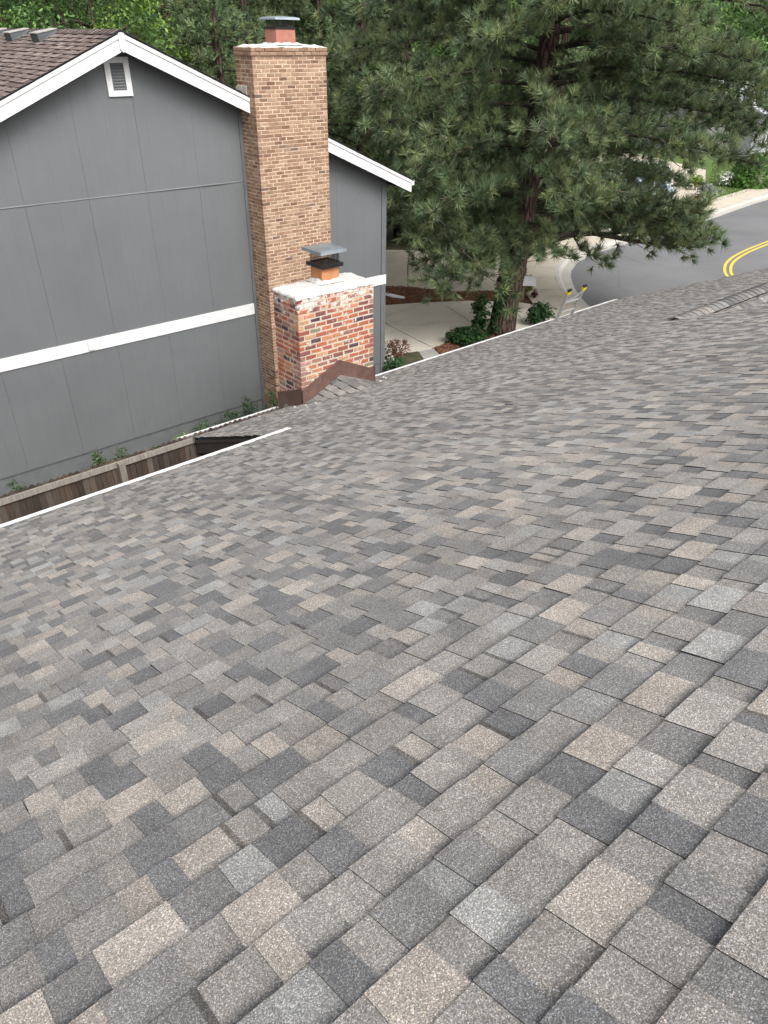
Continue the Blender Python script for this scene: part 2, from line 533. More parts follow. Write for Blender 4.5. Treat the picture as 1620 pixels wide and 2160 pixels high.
outer = [(20.25, 0), (20.3, 9.0), (20.5, 12.4), (21.1, 14.12), (21.62, 14.78), (22.2, 15.46), (22.92, 16.16), (23.47, 16.65), (24.14, 17.14),
         (25.3, 17.75), (26.9, 18.2), (29.5, 18.4), (33.0, 18.5), (36.45, 18.7), (41.46, 19.3), (45.32, 19.66), (60, 21.0), (110, 25.5)]
def offset_line(L, d):
    out = []
    for i, (x, y) in enumerate(L):
        a, b = L[max(i-1, 0)], L[min(i+1, len(L)-1)]
        tx, ty = b[0]-a[0], b[1]-a[1]; n = math.hypot(tx, ty)
        out.append((x-ty/n*d, y+tx/n*d))
    return out
def strip(name, A, B, z, mat, zb=None, kind="structure"):
    mb = MB()
    for i in range(len(A)-1):
        mb.face([(*A[i], z), (*A[i+1], z), (*B[i+1], z if zb is None else zb), (*B[i], z if zb is None else zb)])
    return mb, mb.build(name, mat, kind=kind)
# road surface: the bend of the street
mb = MB()
rd = outer + [(110, -60), (20.25, -60)]
mb.face([(x, y, .0) for x, y in rd])
mb.build("road", MAT['asphalt'], kind="structure")
# rolled curb with its gutter pan, in sections
c0, c1, c2, c3 = outer, offset_line(outer, .34), offset_line(outer, .46), offset_line(outer, .62)
mb = MB()
for i in range(len(outer)-1):
    for (A, za), (B, zb) in (((c0, .004), (c1, .012)), ((c1, .012), (c2, .10)), ((c2, .10), (c3, .125))):
        mb.face([(*A[i], za), (*A[i+1], za), (*B[i+1], zb), (*B[i], zb)])
mb.build("curb", MAT['curb'], kind="structure", smooth=False)
# sidewalk slabs behind the curb
sw0, sw1 = offset_line(outer, .625), offset_line(outer, 1.95)
mbs = MB()
for i in range(len(outer)-1):
    mbs.face([(*sw0[i], .10), (*sw0[i+1], .10), (*sw1[i+1], .10), (*sw1[i], .10)])
swroot = mbs.build("sidewalk", MAT['walk'], kind="structure")
# slabs with open joints, picked out one by one
def along(L, d):
    for i in range(len(L)-1):
        s = math.dist(L[i], L[i+1])
        if d <= s: t = d/s; return (L[i][0]+(L[i+1][0]-L[i][0])*t, L[i][1]+(L[i+1][1]-L[i][1])*t)
        d -= s
    return L[-1]
mid = offset_line(outer, 1.29)
tot = sum(math.dist(mid[i], mid[i+1]) for i in range(len(mid)-1))
def quad_at(d):
    p, q = along(mid, d), along(mid, min(d+.02, tot)); tx, ty = q[0]-p[0], q[1]-p[1]; n = math.hypot(tx, ty) or 1
    return (p[0]+ty/n*.65, p[1]-tx/n*.65), (p[0]-ty/n*.65, p[1]+tx/n*.65)
d = 9.0
while d < min(tot-2, 56):
    a0, a1 = quad_at(d+.012); b0, b1 = quad_at(d+1.5-.012)
    m_ = MB(); m_.hexa([(*a0, .08), (*b0, .08), (*b1, .08), (*a1, .08)], [(*a0, .125), (*b0, .125), (*b1, .125), (*a1, .125)])
    m_.build("concrete_slab", MAT['walk'], swroot)
    d += 1.5
# double yellow centre line following the bend
yl = [(26.6, 9.5), (27.25, 11.2), (27.8, 12.2), (28.35, 12.98), (29.2, 13.5), (30.05, 13.9), (31.2, 14.24), (32.7, 14.48), (34.2, 14.6), (36.5, 14.75), (42, 15.1), (60, 16.6)]
def smooth_line(L, it=2):
    for _ in range(it):
        o = [L[0]]
        for a, b in zip(L[:-1], L[1:]):
            o += [(a[0]*.75+b[0]*.25, a[1]*.75+b[1]*.25), (a[0]*.25+b[0]*.75, a[1]*.25+b[1]*.75)]
        L = o+[L[-1]]
    return L
yl = smooth_line(yl)
for off in (-.12, .10):
    A, B = offset_line(yl, off-.055), offset_line(yl, off+.055)
    strip("yellow_centre_line", A, B, .006, MAT['yellow'])

# neighbour's driveway: cast slabs with joints between them
def slab_field(name, polys, z, mat, label=None):
    base = MB()
    for P in polys: base.face([(x, y, z-.03) for x, y in P])
    root = base.build(name, MAT['dirt'], kind="structure")
    for P in polys:
        cx = sum(p[0] for p in P)/len(P); cy = sum(p[1] for p in P)/len(P)
        Q = []
        for x, y in P:
            L = math.hypot(x-cx, y-cy); k = (L-.022)/L
            Q.append((cx+(x-cx)*k, cy+(y-cy)*k))
        m_ = MB(); m_.hexa([(x, y, z-.06) for x, y in Q], [(x, y, z) for x, y in Q])
        m_.build("concrete_slab", mat, root)
    return root
slab_field("driveway", [
    [(11.9, 16.55), (14.42, 16.62), (15.15, 18.45), (11.9, 20.0)],
    [(11.9, 14.95), (13.63, 14.42), (14.13, 14.34), (14.42, 16.62), (11.9, 16.55)],
    [(14.13, 14.34), (16.45, 14.75), (16.67, 15.39), (15.06, 16.04), (14.42, 16.62)],
    [(14.42, 16.62), (15.06, 16.04), (16.67, 15.39), (17.15, 16.85), (18.25, 16.80), (16.57, 17.80), (15.15, 18.45)],
    [(16.45, 14.75), (16.3, 13.2), (19.05, 13.3), (19.4, 14.11), (19.76, 14.9), (19.35, 15.72), (18.25, 16.80), (17.15, 16.85)],
    [(19.05, 13.3), (18.9, 11.5), (19.9, 11.5), (20.1, 13.6), (20.45, 14.75), (20.75, 15.3), (20.2, 15.35), (19.98, 15.05), (19.4, 14.11)],
], .06, MAT['drive'])
slab_field("neighbouring_driveway", [
    [(16.97, 19.95), (17.62, 19.30), (19.44, 21.33), (21.3, 23.3), (19.87, 24.4), (16.3, 22.4)],
    [(17.62, 19.30), (18.5, 17.85), (20.67, 16.42), (22.1, 18.3), (24.2, 20.4), (21.3, 23.3), (19.44, 21.33)],
    [(20.67, 16.42), (20.9, 15.6), (21.5, 16.2), (22.4, 17.05), (23.4, 17.85), (25.5, 18.8), (24.2, 20.4), (22.1, 18.3)],
], .055, MAT['walk'])
sheet("mulch_bed", [(11.9, 20.0), (15.59, 18.27), (16.57, 17.82), (18.25, 16.82), (19.35, 15.75), (19.98, 15.06), (20.67, 16.40), (18.5, 17.83), (17.66, 19.2), (16.97, 19.92), (12, 22.5)], .075, MAT['mulch'], .1)
sheet("planting_bed", [(11.9, 13.0), (13.0, 13.2), (13.6, 14.40), (11.9, 14.92)], .07, MAT['dirt'], .1)
sheet("garden_walk", [(12.35, 12.2), (13.2, 12.0), (14.12, 14.30), (13.64, 14.40)], .052, MAT['greywalk'], .1)
sheet("mulch_border", [(13.3, 12.2), (16.28, 12.2), (16.43, 14.72), (14.15, 14.30)], .068, MAT['mulch'], .1)
# far side of the street
lawn_pts = [(40.2, 21.0)] + [p for p in offset_line(outer, 1.99) if p[0] > 41] + [(110, 60), (58.7, 45), (52.5, 27.5), (44.0, 22.8)]
sheet("front_lawn", lawn_pts, .08, MAT['lawn'], .1)
sheet("far_driveway", [(36.0, 20.7), (40.0, 20.95), (43.9, 22.75), (52.3, 27.4), (58, 40), (47, 42)], .085, MAT['walk'], .1)
sheet("far_mulch_bed", [(40.05, 21.1), (42.6, 21.35), (43.6, 22.4), (41.5, 22.4)], .12, MAT['mulch'], .1)

def chips(name, poly, n, z, cols, size=.06):
    xs = [p[0] for p in poly]; ys = [p[1] for p in poly]
    V, F, C = [], [], []
    r = random.Random(len(name)+n)
    def inside(x, y):
        c = False; j = len(poly)-1
        for i in range(len(poly)):
            if (poly[i][1] > y) != (poly[j][1] > y) and x < (poly[j][0]-poly[i][0])*(y-poly[i][1])/(poly[j][1]-poly[i][1])+poly[i][0]: c = not c
            j = i
        return c
    while len(F) < n:
        x, y = r.uniform(min(xs), max(xs)), r.uniform(min(ys), max(ys))
        if not inside(x, y): continue
        a = r.uniform(0, 6.28); L = size*r.uniform(.5, 1.4); w = L*r.uniform(.25, .5); zz = z+r.uniform(.002, .03); t = r.uniform(-.5, .5)
        dx, dy = math.cos(a)*L/2, math.sin(a)*L/2; ex, ey = -math.sin(a)*w/2, math.cos(a)*w/2
        k = len(V)
        V += [(x-dx-ex, y-dy-ey, zz-t*L*.3), (x+dx-ex, y+dy-ey, zz+t*L*.3), (x+dx+ex, y+dy+ey, zz+t*L*.3+.01), (x-dx+ex, y-dy+ey, zz-t*L*.3+.01)]
        F.append((k, k+1, k+2, k+3)); c = r.choice(cols); q = r.uniform(.7, 1.3); C.append(tuple(v*q for v in c))
    return mesh_np(name, V, F, MAT['chips'], None, C, kind="stuff")
MULC = [(.22, .10, .055), (.15, .07, .04), (.30, .16, .09), (.10, .055, .04)]
tag(chips("bark_chips", [(14.5, 18.9), (15.59, 18.27), (16.57, 17.82), (18.25, 16.82), (19.35, 15.75), (19.98, 15.06), (20.67, 16.40), (18.5, 17.83), (17.66, 19.2), (16.97, 19.92), (15, 21)], 5200, .075, MULC), "reddish brown bark chips covering the mulch strip between driveways", "mulch", None)
tag(chips("garden_chips", [(13.3, 12.8), (16.28, 12.6), (16.43, 14.72), (14.15, 14.30)], 1500, .068, MULC), "bark chips around the foot of the big pine", "mulch", None)

# ================================================================== HOUSE WE STAND ON
house = thing("shingled_house", "low house under the camera with grey mottled shingle roof and white eave edges", "house", (7, 4, 0))
RK0, RK1 = (16.75, 10.40), (18.15, 4.05)          # skewed verge at the far end
def verge_x(y): return RK0[0]+(RK1[0]-RK0[0])*(RK0[1]-y)/(RK0[1]-RK1[1])
# roof deck
deck = MB()
def rp(x, y, h=-.004): return FA.p(x, y/CT, h)
Y_E1, Y_E2, Y_G, Y_T = S_E1*CT, S_E2*CT, 5.35, -1.6
TK = -.05
for poly in ([(-5, Y_T), (10.4, Y_T), (10.4, Y_G), (-5, Y_G)], [(-5, Y_G), (verge_x(Y_G), Y_G), (verge_x(Y_E1), Y_E1), (-5, Y_E1)],
             [(4.55, Y_E1), (verge_x(Y_E1), Y_E1), (verge_x(Y_E2), Y_E2), (4.55, Y_E2)]):
    deck.hexa([rp(x, y, TK) for x, y in poly], [rp(x, y, -.012) for x, y in poly])
roof = deck.build("roof_slope", MAT['deck'], house)
# main slope shingles
r = random.Random(21)
courses = []
k = 0
while True:
    sb = S_E2+.012-k*EXPO
    if sb*CT < Y_T+.05: break
    y = (sb-.05)*CT
    if sb > S_E1+.02: u0, u1 = 4.52, verge_x(y)+.3
    elif sb-.07 > S_GR: u0, u1 = -5.0, verge_x(y)+.3
    else: u0, u1 = -5.0, 10.42
    courses.append((sb, u0, u1)); k += 1
ux = (RK1[0]-RK0[0])/((RK0[1]-RK1[1])/CT)
vl = (-1.0, -ux, RK0[0]+ux*RK0[1]/CT+.02)         # u <= verge line
pieces = lay_courses(FA, courses, r, .065, .185, [vl])
pieces = [p for p in pieces if p[0]]
areas = []
for i, pc in enumerate(pieces):
    areas.append((screen_area([FA.p(u, s) for u, s in pc[0]]), i))
big = set(i for a, i in sorted(areas, reverse=True)[:300] if a > 0)
field = MB()
for i, pc in enumerate(pieces):
    if i in big:
        m_ = MB(); piece_mesh(m_, FA, pc); m_.build("shingle", [MAT['shingle'], MAT['asphalt_edge']], roof)
    else:
        piece_mesh(field, FA, pc)
field.build("shingle_field", [MAT['shingle'], MAT['asphalt_edge']], roof, kind="stuff")

# lower wing: back slope behind its own ridge
FB = Frame((0, 5.35, roof_z(5.35)), (1, 0, 0), (0, -CT, -ST))
dk = MB()
dk.hexa([FB.p(x, s, TK) for x, s in ((10.45, 0.02), (17.85, 0.02), (18.6, 6), (10.45, 6))], [FB.p(x, s, -.012) for x, s in ((10.45, 0.02), (17.85, 0.02), (18.6, 6), (10.45, 6))])
back = dk.build("rear_roof_slope", MAT['deck'], house)
fb = MB()
for pc in lay_courses(FB, [(.16+j*EXPO, 10.43, 17.9+.1*j*EXPO) for j in range(20)], random.Random(5), .07, .2, (), lambda q: tuple(v*.66 for v in shingle_col(q, .5))):
    piece_mesh(fb, FB, pc)
fb.build("shingle_field", [MAT['shingle'], MAT['asphalt_edge']], back, kind="stuff")
# far side of the main roof, below and behind the photographer
FR = Frame((0, Y_T, roof_z(Y_T)), (1, 0, 0), (0, -CT, -ST))
dk = MB()
dk.hexa([FR.p(x, s, TK) for x, s in ((-5, 0), (10.4, 0), (10.4, 9), (-5, 9))], [FR.p(x, s, -.012) for x, s in ((-5, 0), (10.4, 0), (10.4, 9), (-5, 9))])
bk2 = dk.build("rear_roof_slope", MAT['deck'], house)
fb = MB()
for pc in lay_courses(FR, [(.1+j*EXPO, -5, 10.42) for j in range(62)], random.Random(6), .25, .6):
    piece_mesh(fb, FR, pc)
fb.build("shingle_field", [MAT['shingle'], MAT['asphalt_edge']], bk2, kind="stuff")
# ridge caps, one by one
rc = random.Random(3)
def ridge_cap(x, y, zc, col, parent, L=.20):
    m_ = MB(); n = 8; W = .152
    ring = []
    for end, h in ((0, .010), (1, .020)):
        row = []
        for j in range(n+1):
            t = -1+2*j/n
            d = abs(t)*W
            fz = abs(t) if abs(t) > .6 else t*t/1.2+.3
            yy = y+math.copysign(d*CT, t) if t else y
            row.append(Vector((x+L*(1-end)-.0, yy, zc-W*fz*ST+h+.024)))
        ring.append(row)
    # ring[0] is tucked under the neighbour at larger x, ring[1] is the exposed butt
    for j in range(n):
        a, b = ring[0][j], ring[0][j+1]; c, d = ring[1][j+1], ring[1][j]
        m_.face([a, b, c, d], (*col, 0), 0, [(0, .2)]*4)
        dz = Vector((0, 0, -.012))
        m_.face([d, c, c+dz, d+dz], (.03, .03, .03, 0), 1)
    for row, sgn in ((0, 1), (n, -1)):
        a, d = ring[0][row], ring[1][row]; dz = Vector((0, 0, -.014))
        m_.face([a, d, d+dz, a+dz], (.03, .03, .03, 0), 1)
    return m_.build("ridge_cap", [MAT['shingle'], MAT['asphalt_edge']], parent, smooth=False)
x = 10.35
while x < 17.8:
    ridge_cap(x, 5.35, roof_z(5.35)+.004, tuple(v*.66 for v in shingle_col(rc)), roof); x += .152
x = -4.9
while x < 10.3:
    ridge_cap(x, Y_T, roof_z(Y_T)+.004, shingle_col(rc), bk2); x += .152

# white metal eave edges
def eave_edge(x0, x1, ye, parent, dz0=0.0, dz1=0.0):
    m_ = MB()
    prof = [(-.035, .013), (.004, .0135), (.030, .004), (.036, -.002), (.078, -.010), (.088, -.020), (.088, -.11), (.060, -.125), (.036, -.125), (-.035, .004)]
    A = [Vector((x0, ye+a, roof_z(ye)+b-5/12*min(a, 0)*1.0+dz0)) for a, b in prof]
    B = [Vector((x1, ye+a, roof_z(ye)+b-5/12*min(a, 0)*1.0+dz1)) for a, b in prof]
    m_.hexa(A, B)
    return m_.build("drip_edge", MAT['whitemetal'], parent)
eave_edge(-5.0, 4.80, Y_E1+.012, house)
eave_edge(4.47, 6.42, Y_E2+.012, house)
eave_edge(8.02, 16.80, Y_E2+.012, house)
# fascia boards and dark verge of the projecting lean-to
m_ = MB(); m_.box(-5, 4.52, Y_E1-.03, Y_E1-.005, roof_z(Y_E1)-.24, roof_z(Y_E1)-.06); m_.build("fascia", MAT['brownwood'], house)
m_ = MB(); m_.box(4.5, 16.7, Y_E2-.03, Y_E2-.005, roof_z(Y_E2)-.22, roof_z(Y_E2)-.06); m_.build("fascia", MAT['brownwood'], house)
def verge_board(x0, x1, ya, yb, top, bot, name, mat):
    m_ = MB()
    m_.hexa([(x0, ya, roof_z(ya)+bot), (x1, ya, roof_z(ya)+bot), (x1, yb, roof_z(yb)+bot), (x0, yb, roof_z(yb)+bot)],
            [(x0, ya, roof_z(ya)+top), (x1, ya, roof_z(ya)+top), (x1, yb, roof_z(yb)+top), (x0, yb, roof_z(yb)+top)])
    return m_.build(name, mat, house)
verge_board(4.56, 4.60, 6.9, Y_E2-.05, -.06, -.30, "verge_board", MAT['brownwood'])
verge_board(4.535, 4.555, 6.9, Y_E2-.02, -.055, -.10, "verge_trim", MAT['brownwood'])
# walls (mostly hidden under the roof)
m_ = MB()
m_.box(-4.6, 10.1, -7.0, 7.05, 0, 3.0); m_.box(5.0, 16.3, 7.06, 9.95, 0, 2.0); m_.box(10.12, 16.6, .4, 7.05, 0, 2.9)
m_.build("wall", MAT['tanwall'], house)
m_ = MB()
for xg in (-4.6, 10.1):
    m_.hexa([(xg-.02, -7, 3), (xg-.02, 7.05, 3), (xg-.02, Y_T, 6.6)], [(xg+.02, -7, 3), (xg+.02, 7.05, 3), (xg+.02, Y_T, 6.6)])
m_.build("gable_wall", MAT['tanwall'], house)

# ---------------- brick work
def brick_piece(mb, org, ua, na, a0, a1, z0, z1, depth, r, col, ch=.006):
    """brick on a wall face: ua = direction along wall, na = outward normal, org = point on the face plane"""
    ua, na = Vector(ua), Vector(na); O = Vector(org)
    j = lambda s: r.uniform(-s, s)
    P = lambda a, z, d: O+ua*a+Vector((0, 0, z))+na*d
    pr = j(.0035)
    q_ = .0055 if ch > .007 else .0025
    e = [(a0+j(q_), z0+j(q_*.8)), (a1+j(q_), z0+j(q_*.8)), (a1+j(q_), z1+j(q_*.8)), (a0+j(q_), z1+j(q_*.8))]
    cx, cz = (a0+a1)/2, (z0+z1)/2
    back = [P(a, z, -depth) for a, z in e]
    edge = [P(a, z, pr-ch) for a, z in e]
    k = []
    for a, z in e:
        k.append(P(a+(ch if a < cx else -ch)*r.uniform(.8, 1.8), z+(ch if z < cz else -ch)*r.uniform(.8, 1.5), pr+j(.001)))
    v = back+edge+k
    fs = [(8, 9, 10, 11)]
    for i in range(4):
        n = (i+1) % 4
        fs += [(4+i, 4+n, 8+n, 8+i), (i, n, 4+n, 4+i)]
    mb.poly(v, fs, col, 0)

RED = [((.38, .128, .070), 8), ((.29, .093, .065), 6), ((.43, .190, .100), 6), ((.20, .085, .075), 4), ((.085, .055, .062), 1.5), ((.43, .25, .145), 3), ((.28, .145, .115), 4), ((.22, .20, .145), 1.1), ((.46, .33, .22), .5), ((.33, .185, .155), 4)]
TAN = [((.295, .188, .125), 8), ((.265, .165, .110), 7), ((.235, .138, .092), 3.4), ((.330, .222, .150), 5), ((.180, .105, .072), 1.6), ((.355, .250, .175), 2.0), ((.265, .150, .108), 1.2), ((.16, .11, .09), .4)]
def pick(r, P):
    c = r.choices([p[0] for p in P], [p[1] for p in P])[0]; k = r.uniform(.82, 1.08); return tuple(v*k for v in c)

def chimney_bricks(parent, x0, x1, y0, y1, z0, z1, pitch, course, joint, mats, pal, r, single, half, corbel=0, ch=.005):
    """faces: front (-Y), left (-X), right (+X). single(face,row,z) -> build as an object of its own"""
    rest = MB()
    rows = int(round((z1-z0)/course)); course = (z1-z0)/rows
    nsingle = 0
    for i in range(rows-1, -1, -1):
        za, zb = z0+i*course+joint*.5, z0+(i+1)*course-joint*.5
        cb = .022 if corbel and i >= rows-corbel else 0.0
        X0, X1, Y0 = x0-cb, x1+cb, y0-cb
        odd = i % 2
        d = half
        for face in ("front", "left", "right"):
            if face == "front":
                org, ua, na, lo, hi = (0, Y0, 0), (1, 0, 0), (0, -1, 0), X0+(d+joint if odd else 0), X1-(d+joint if odd else 0)
            elif face == "left":
                org, ua, na, lo, hi = (X0, 0, 0), (0, 1, 0), (-1, 0, 0), Y0+(0 if odd else d+joint), y1
            else:
                org, ua, na, lo, hi = (X1, 0, 0), (0, 1, 0), (1, 0, 0), Y0+(0 if odd else d+joint), y1
            a = lo
            n = max(1, round((hi-lo+joint)/pitch)); pw = (hi-lo+joint)/n
            for q in range(n):
                wv = r.uniform(-.012, .012) if 0 < q else 0
                a0, a1 = lo+q*pw+wv, lo+(q+1)*pw-joint
                col = pick(r, pal)
                if single(face, i, za) and nsingle < 300:
                    m_ = MB(); brick_piece(m_, org, ua, na, a0, a1, za, zb, d*.95, r, col, ch); m_.build("brick", mats, parent); nsingle += 1
                else:
                    brick_piece(rest, org, ua, na, a0, a1, za, zb, d*.95, r, col, ch)
    rest.build("brick_work", mats, parent, kind="stuff")

CX0, CX1, CY0, CY1 = 6.43, 8.00, 9.62, 10.33
core = MB(); core.box(CX0+.006, CX1-.006, CY0+.006, CY1-.004, 0.0, 3.985)
chim = core.build("chimney", MAT['mortar_pale'], house, label="squat chimney of mixed red and tan reclaimed bricks with white crown")
chimney_bricks(chim, CX0, CX1, CY0, CY1, 1.66, 4.0, .232, .0865, .0155, MAT['brick_red'], RED, random.Random(4),
               lambda f, i, z: f != "right", .10, ch=.009)
def crown_mesh(x0, x1, y0, y1, zb, zt, rise, r, nx, ny, rag):
    mb = MB(); V = []
    cx, cy = (x0+x1)/2, (y0+y1)/2
    ns = {}
    for j in range(ny+1):
        for i in range(nx+1):
            u, v = i/nx, j/ny
            ed = min(u, 1-u, v, 1-v)
            rx = r.uniform(-rag, rag) if ed < .001 else r.uniform(-.01, .01)
            x, y = x0+(x1-x0)*u+(rx if (u in (0, 1)) else 0), y0+(y1-y0)*v+(rx if (v in (0, 1)) else 0)
            k = max(abs(u-.5), abs(v-.5))*2
            z = zt+rise*(1-k)+r.uniform(-.010, .010)-(.028 if ed < .001 else (.007 if ed < .09 else 0))
            V.append((x, y, z))
    n = nx+1
    F = [(j*n+i, j*n+i+1, (j+1)*n+i+1, (j+1)*n+i) for j in range(ny) for i in range(nx)]
    rim = [i for i in range(n)]+[j*n+nx for j in range(1, ny+1)]+[ny*n+i for i in range(nx-1, -1, -1)]+[j*n for j in range(ny-1, 0, -1)]
    b = len(V)
    for q in rim:
        x, y, z = V[q]; V.append((x, y, zb+r.uniform(-.010, .014)))
    for t in range(len(rim)):
        F.append((rim[t], b+t, b+(t+1) % len(rim), rim[(t+1) % len(rim)]))
    mb.poly(V, F); return mb
crown_mesh(CX0-.012, CX1+.012, CY0-.012, CY1+.012, 3.988, 4.045, .05, random.Random(8), 44, 20, .009).build("crown", MAT['crown_white'], chim, smooth=True)
def flue(parent, x0, x1, y0, y1, z0, z1, mat):
    m_ = MB(); t = .028
    o = [(x0, y0), (x1, y0), (x1, y1), (x0, y1)]; i_ = [(x0+t, y0+t), (x1-t, y0+t), (x1-t, y1-t), (x0+t, y1-t)]
    for a in range(4):
        b = (a+1) % 4
        m_.face([(*o[a], z0), (*o[b], z0), (*o[b], z1), (*o[a], z1)])
        m_.face([(*i_[b], z0), (*i_[a], z0), (*i_[a], z1), (*i_[b], z1)])
        m_.face([(*o[a], z1), (*o[b], z1), (*i_[b], z1), (*i_[a], z1)])
    m_.build("flue_tile", mat, parent)
def cap(parent, cx, cy, w, z0, hscreen, lidw, mats, drop=.045, collar=True):
    m_ = MB()
    if collar:
        s = w/2
        for (a, b, c, d) in ((-s, s, -s, -s+.05), (-s, s, s-.05, s), (-s, -s+.05, -s+.05, s-.05), (s-.05, s, -s+.05, s-.05)):
            m_.box(cx+a, cx+b, cy+c, cy+d, z0-.045, z0+.012)
        m_.box(cx-s+.05, cx+s-.05, cy-s+.05, cy+s-.05, z0-.02, z0-.012)
        m_.build("cap_base", MAT['blacksteel'], parent)
    # wire screen: real wires
    m_ = MB(); s = w/2-.05; za, zb = z0+.012, z0+hscreen
    n = 15
    for q in range(n+1):
        t = -s+2*s*q/n
        for p in ((cx+t, cy-s), (cx+t, cy+s), (cx-s, cy+t), (cx+s, cy+t)):
            m_.bar((p[0], p[1], za), (p[0], p[1], zb), .0032, .0032)
    nz = max(3, int(hscreen/.022))
    for q in range(nz+1):
        z = za+(zb-za)*q/nz
        for (ax, ay, bx, by) in ((-s, -s, s, -s), (-s, s, s, s), (-s, -s, -s, s), (s, -s, s, s)):
            m_.bar((cx+ax, cy+ay, z), (cx+bx, cy+by, z), .0032, .0032)
    m_.build("wire_screen", mats[0], parent)
    m_ = MB(); s = lidw/2; zt = z0+hscreen
    c4 = [(-s, -s), (s, -s), (s, s), (-s, s)]; k = .80
    top = [(cx+a*k, cy+b*k, zt+.028) for a, b in c4]; ap = (cx, cy, zt+.045)
    mid_ = [(cx+a*.97, cy+b*.97, zt+.016) for a, b in c4]; lo = [(cx+a, cy+b, zt+.016-drop) for a, b in c4]; li = [(cx+a*.96, cy+b*.96, zt+.012-drop) for a, b in c4]
    for a in range(4):
        b = (a+1) % 4
        m_.face([top[a], top[b], ap]); m_.face([mid_[a], mid_[b], top[b], top[a]]); m_.face([lo[a], lo[b], mid_[b], mid_[a]])
        m_.face([lo[b], lo[a], li[a], li[b]])
    m_.face([(cx+a*.96, cy+b*.96, zt+.004) for a, b in c4[::-1]])
    m_.build("cap_lid", mats[1], parent)
FX0, FX1, FY0, FY1 = 7.10, 7.45, 9.86, 10.17
flue(chim, FX0, FX1, FY0, FY1, 4.06, 4.37, MAT['clay'])
cap(chim, (FX0+FX1)/2, (FY0+FY1)/2, .44, 4.375, .215, .53, (MAT['blacksteel'], MAT['galv']))
# collar of mortar around the flue
m_ = MB(); rr_ = random.Random(2); pts = []
for q in range(28):
    t = 2*math.pi*q/28; ca, sa = math.cos(t), math.sin(t); e = max(abs(ca), abs(sa))
    pts.append((ca/e, sa/e))
fx, fy = (FX0+FX1)/2, (FY0+FY1)/2
A = [(fx+a*.178, fy+b*.158, 4.135+rr_.uniform(-.012, .02)) for a, b in pts]; B = [(fx+a*.25, fy+b*.22, 4.085) for a, b in pts]
for q in range(28):
    p = (q+1) % 28; m_.face([B[q], B[p], A[p], A[q]])
m_.build("mortar_fillet", MAT['crown_white'], chim, smooth=True)

# brown counter-flashing with the little saddle roof (cricket) upslope of the chimney
PKX, PKZ = 7.21, 2.555
zb0 = roof_z(CY0)
m_ = MB(); yf = CY0-.022
L_, R_ = CX0-.022, CX1+.022
def lift_face(pts, h0, h1, y0_, y1_):
    for (xa, za), (xb, zb) in zip(pts[:-1], pts[1:]):
        m_.hexa([(xa, y0_, za+h0), (xb, y0_, zb+h0), (xb, y1_, zb+h0), (xa, y1_, za+h0)], [(xa, y0_, za+h1), (xb, y0_, zb+h1), (xb, y1_, zb+h1), (xa, y1_, za+h1)])
lift_face([(L_, zb0-.02), (PKX, PKZ), (R_, zb0-.02)], .0, .275, yf, CY0-.012)
m_.hexa([(L_, yf-.03, zb0-.012), (PKX, yf-.03, PKZ+.006), (PKX, yf, PKZ+.006), (L_, yf, zb0-.012)], [(L_, yf-.03, zb0+.03), (PKX, yf-.03, PKZ+.04), (PKX, yf, PKZ+.04), (L_, yf, zb0+.03)])
m_.hexa([(PKX, yf-.03, PKZ+.006), (R_, yf-.03, zb0-.012), (R_, yf, zb0-.012), (PKX, yf, PKZ+.006)], [(PKX, yf-.03, PKZ+.04), (R_, yf-.03, zb0+.03), (R_, yf, zb0+.03), (PKX, yf, PKZ+.04)])
m_.bar((6.87, yf-.004, 2.42), (6.845, yf-.004, 2.665), .012, .012)
m_.build("flashing", MAT['brownmetal'], chim)
for xs in (L_, R_-.012):
    m_ = MB()
    ya, yb = yf, CY1+.05
    m_.hexa([(xs, ya, roof_z(ya)-.02), (xs+.012, ya, roof_z(ya)-.02), (xs+.012, yb, roof_z(yb)-.05), (xs, yb, roof_z(yb)-.05)],
            [(xs, ya, roof_z(ya)+.30), (xs+.012, ya, roof_z(ya)+.30), (xs+.012, yb, roof_z(yb)+.30), (xs, yb, roof_z(yb)+.30)])
    m_.build("flashing", MAT['brownmetal'], chim)
# cricket slopes: ridge runs level from the chimney back into the main slope
yr = (Z0-PKZ)/(5/12)                                  # where the level ridge meets the roof plane
ckd = MB()
Apt, Rpt = Vector((PKX, CY0-.02, PKZ)), Vector((PKX, yr, PKZ))
for xs in (CX0-.02, CX1+.02):
    Bpt = Vector((xs, CY0-.02, roof_z(CY0-.02)))
    tri = [Apt, Rpt, Bpt]
    ckd.hexa([p-Vector((0, 0, .03)) for p in tri], [p+Vector((0, 0, .004)) for p in tri])
cricket = ckd.build("cricket", MAT['deck'], house, label="small shingled saddle roof against the red brick chimney")
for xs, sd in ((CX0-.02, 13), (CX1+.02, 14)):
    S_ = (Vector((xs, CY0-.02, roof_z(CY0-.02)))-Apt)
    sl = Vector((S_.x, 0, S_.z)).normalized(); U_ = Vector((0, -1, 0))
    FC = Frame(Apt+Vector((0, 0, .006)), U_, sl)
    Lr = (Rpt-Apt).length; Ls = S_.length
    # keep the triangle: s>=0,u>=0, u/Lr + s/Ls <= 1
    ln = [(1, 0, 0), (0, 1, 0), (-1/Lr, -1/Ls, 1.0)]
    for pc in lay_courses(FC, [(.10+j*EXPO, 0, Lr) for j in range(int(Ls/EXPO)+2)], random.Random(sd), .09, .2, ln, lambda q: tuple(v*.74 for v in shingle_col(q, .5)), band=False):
        pm = MB(); piece_mesh(pm, FC, pc); pm.build("shingle", [MAT['shingle'], MAT['asphalt_edge']], cricket)
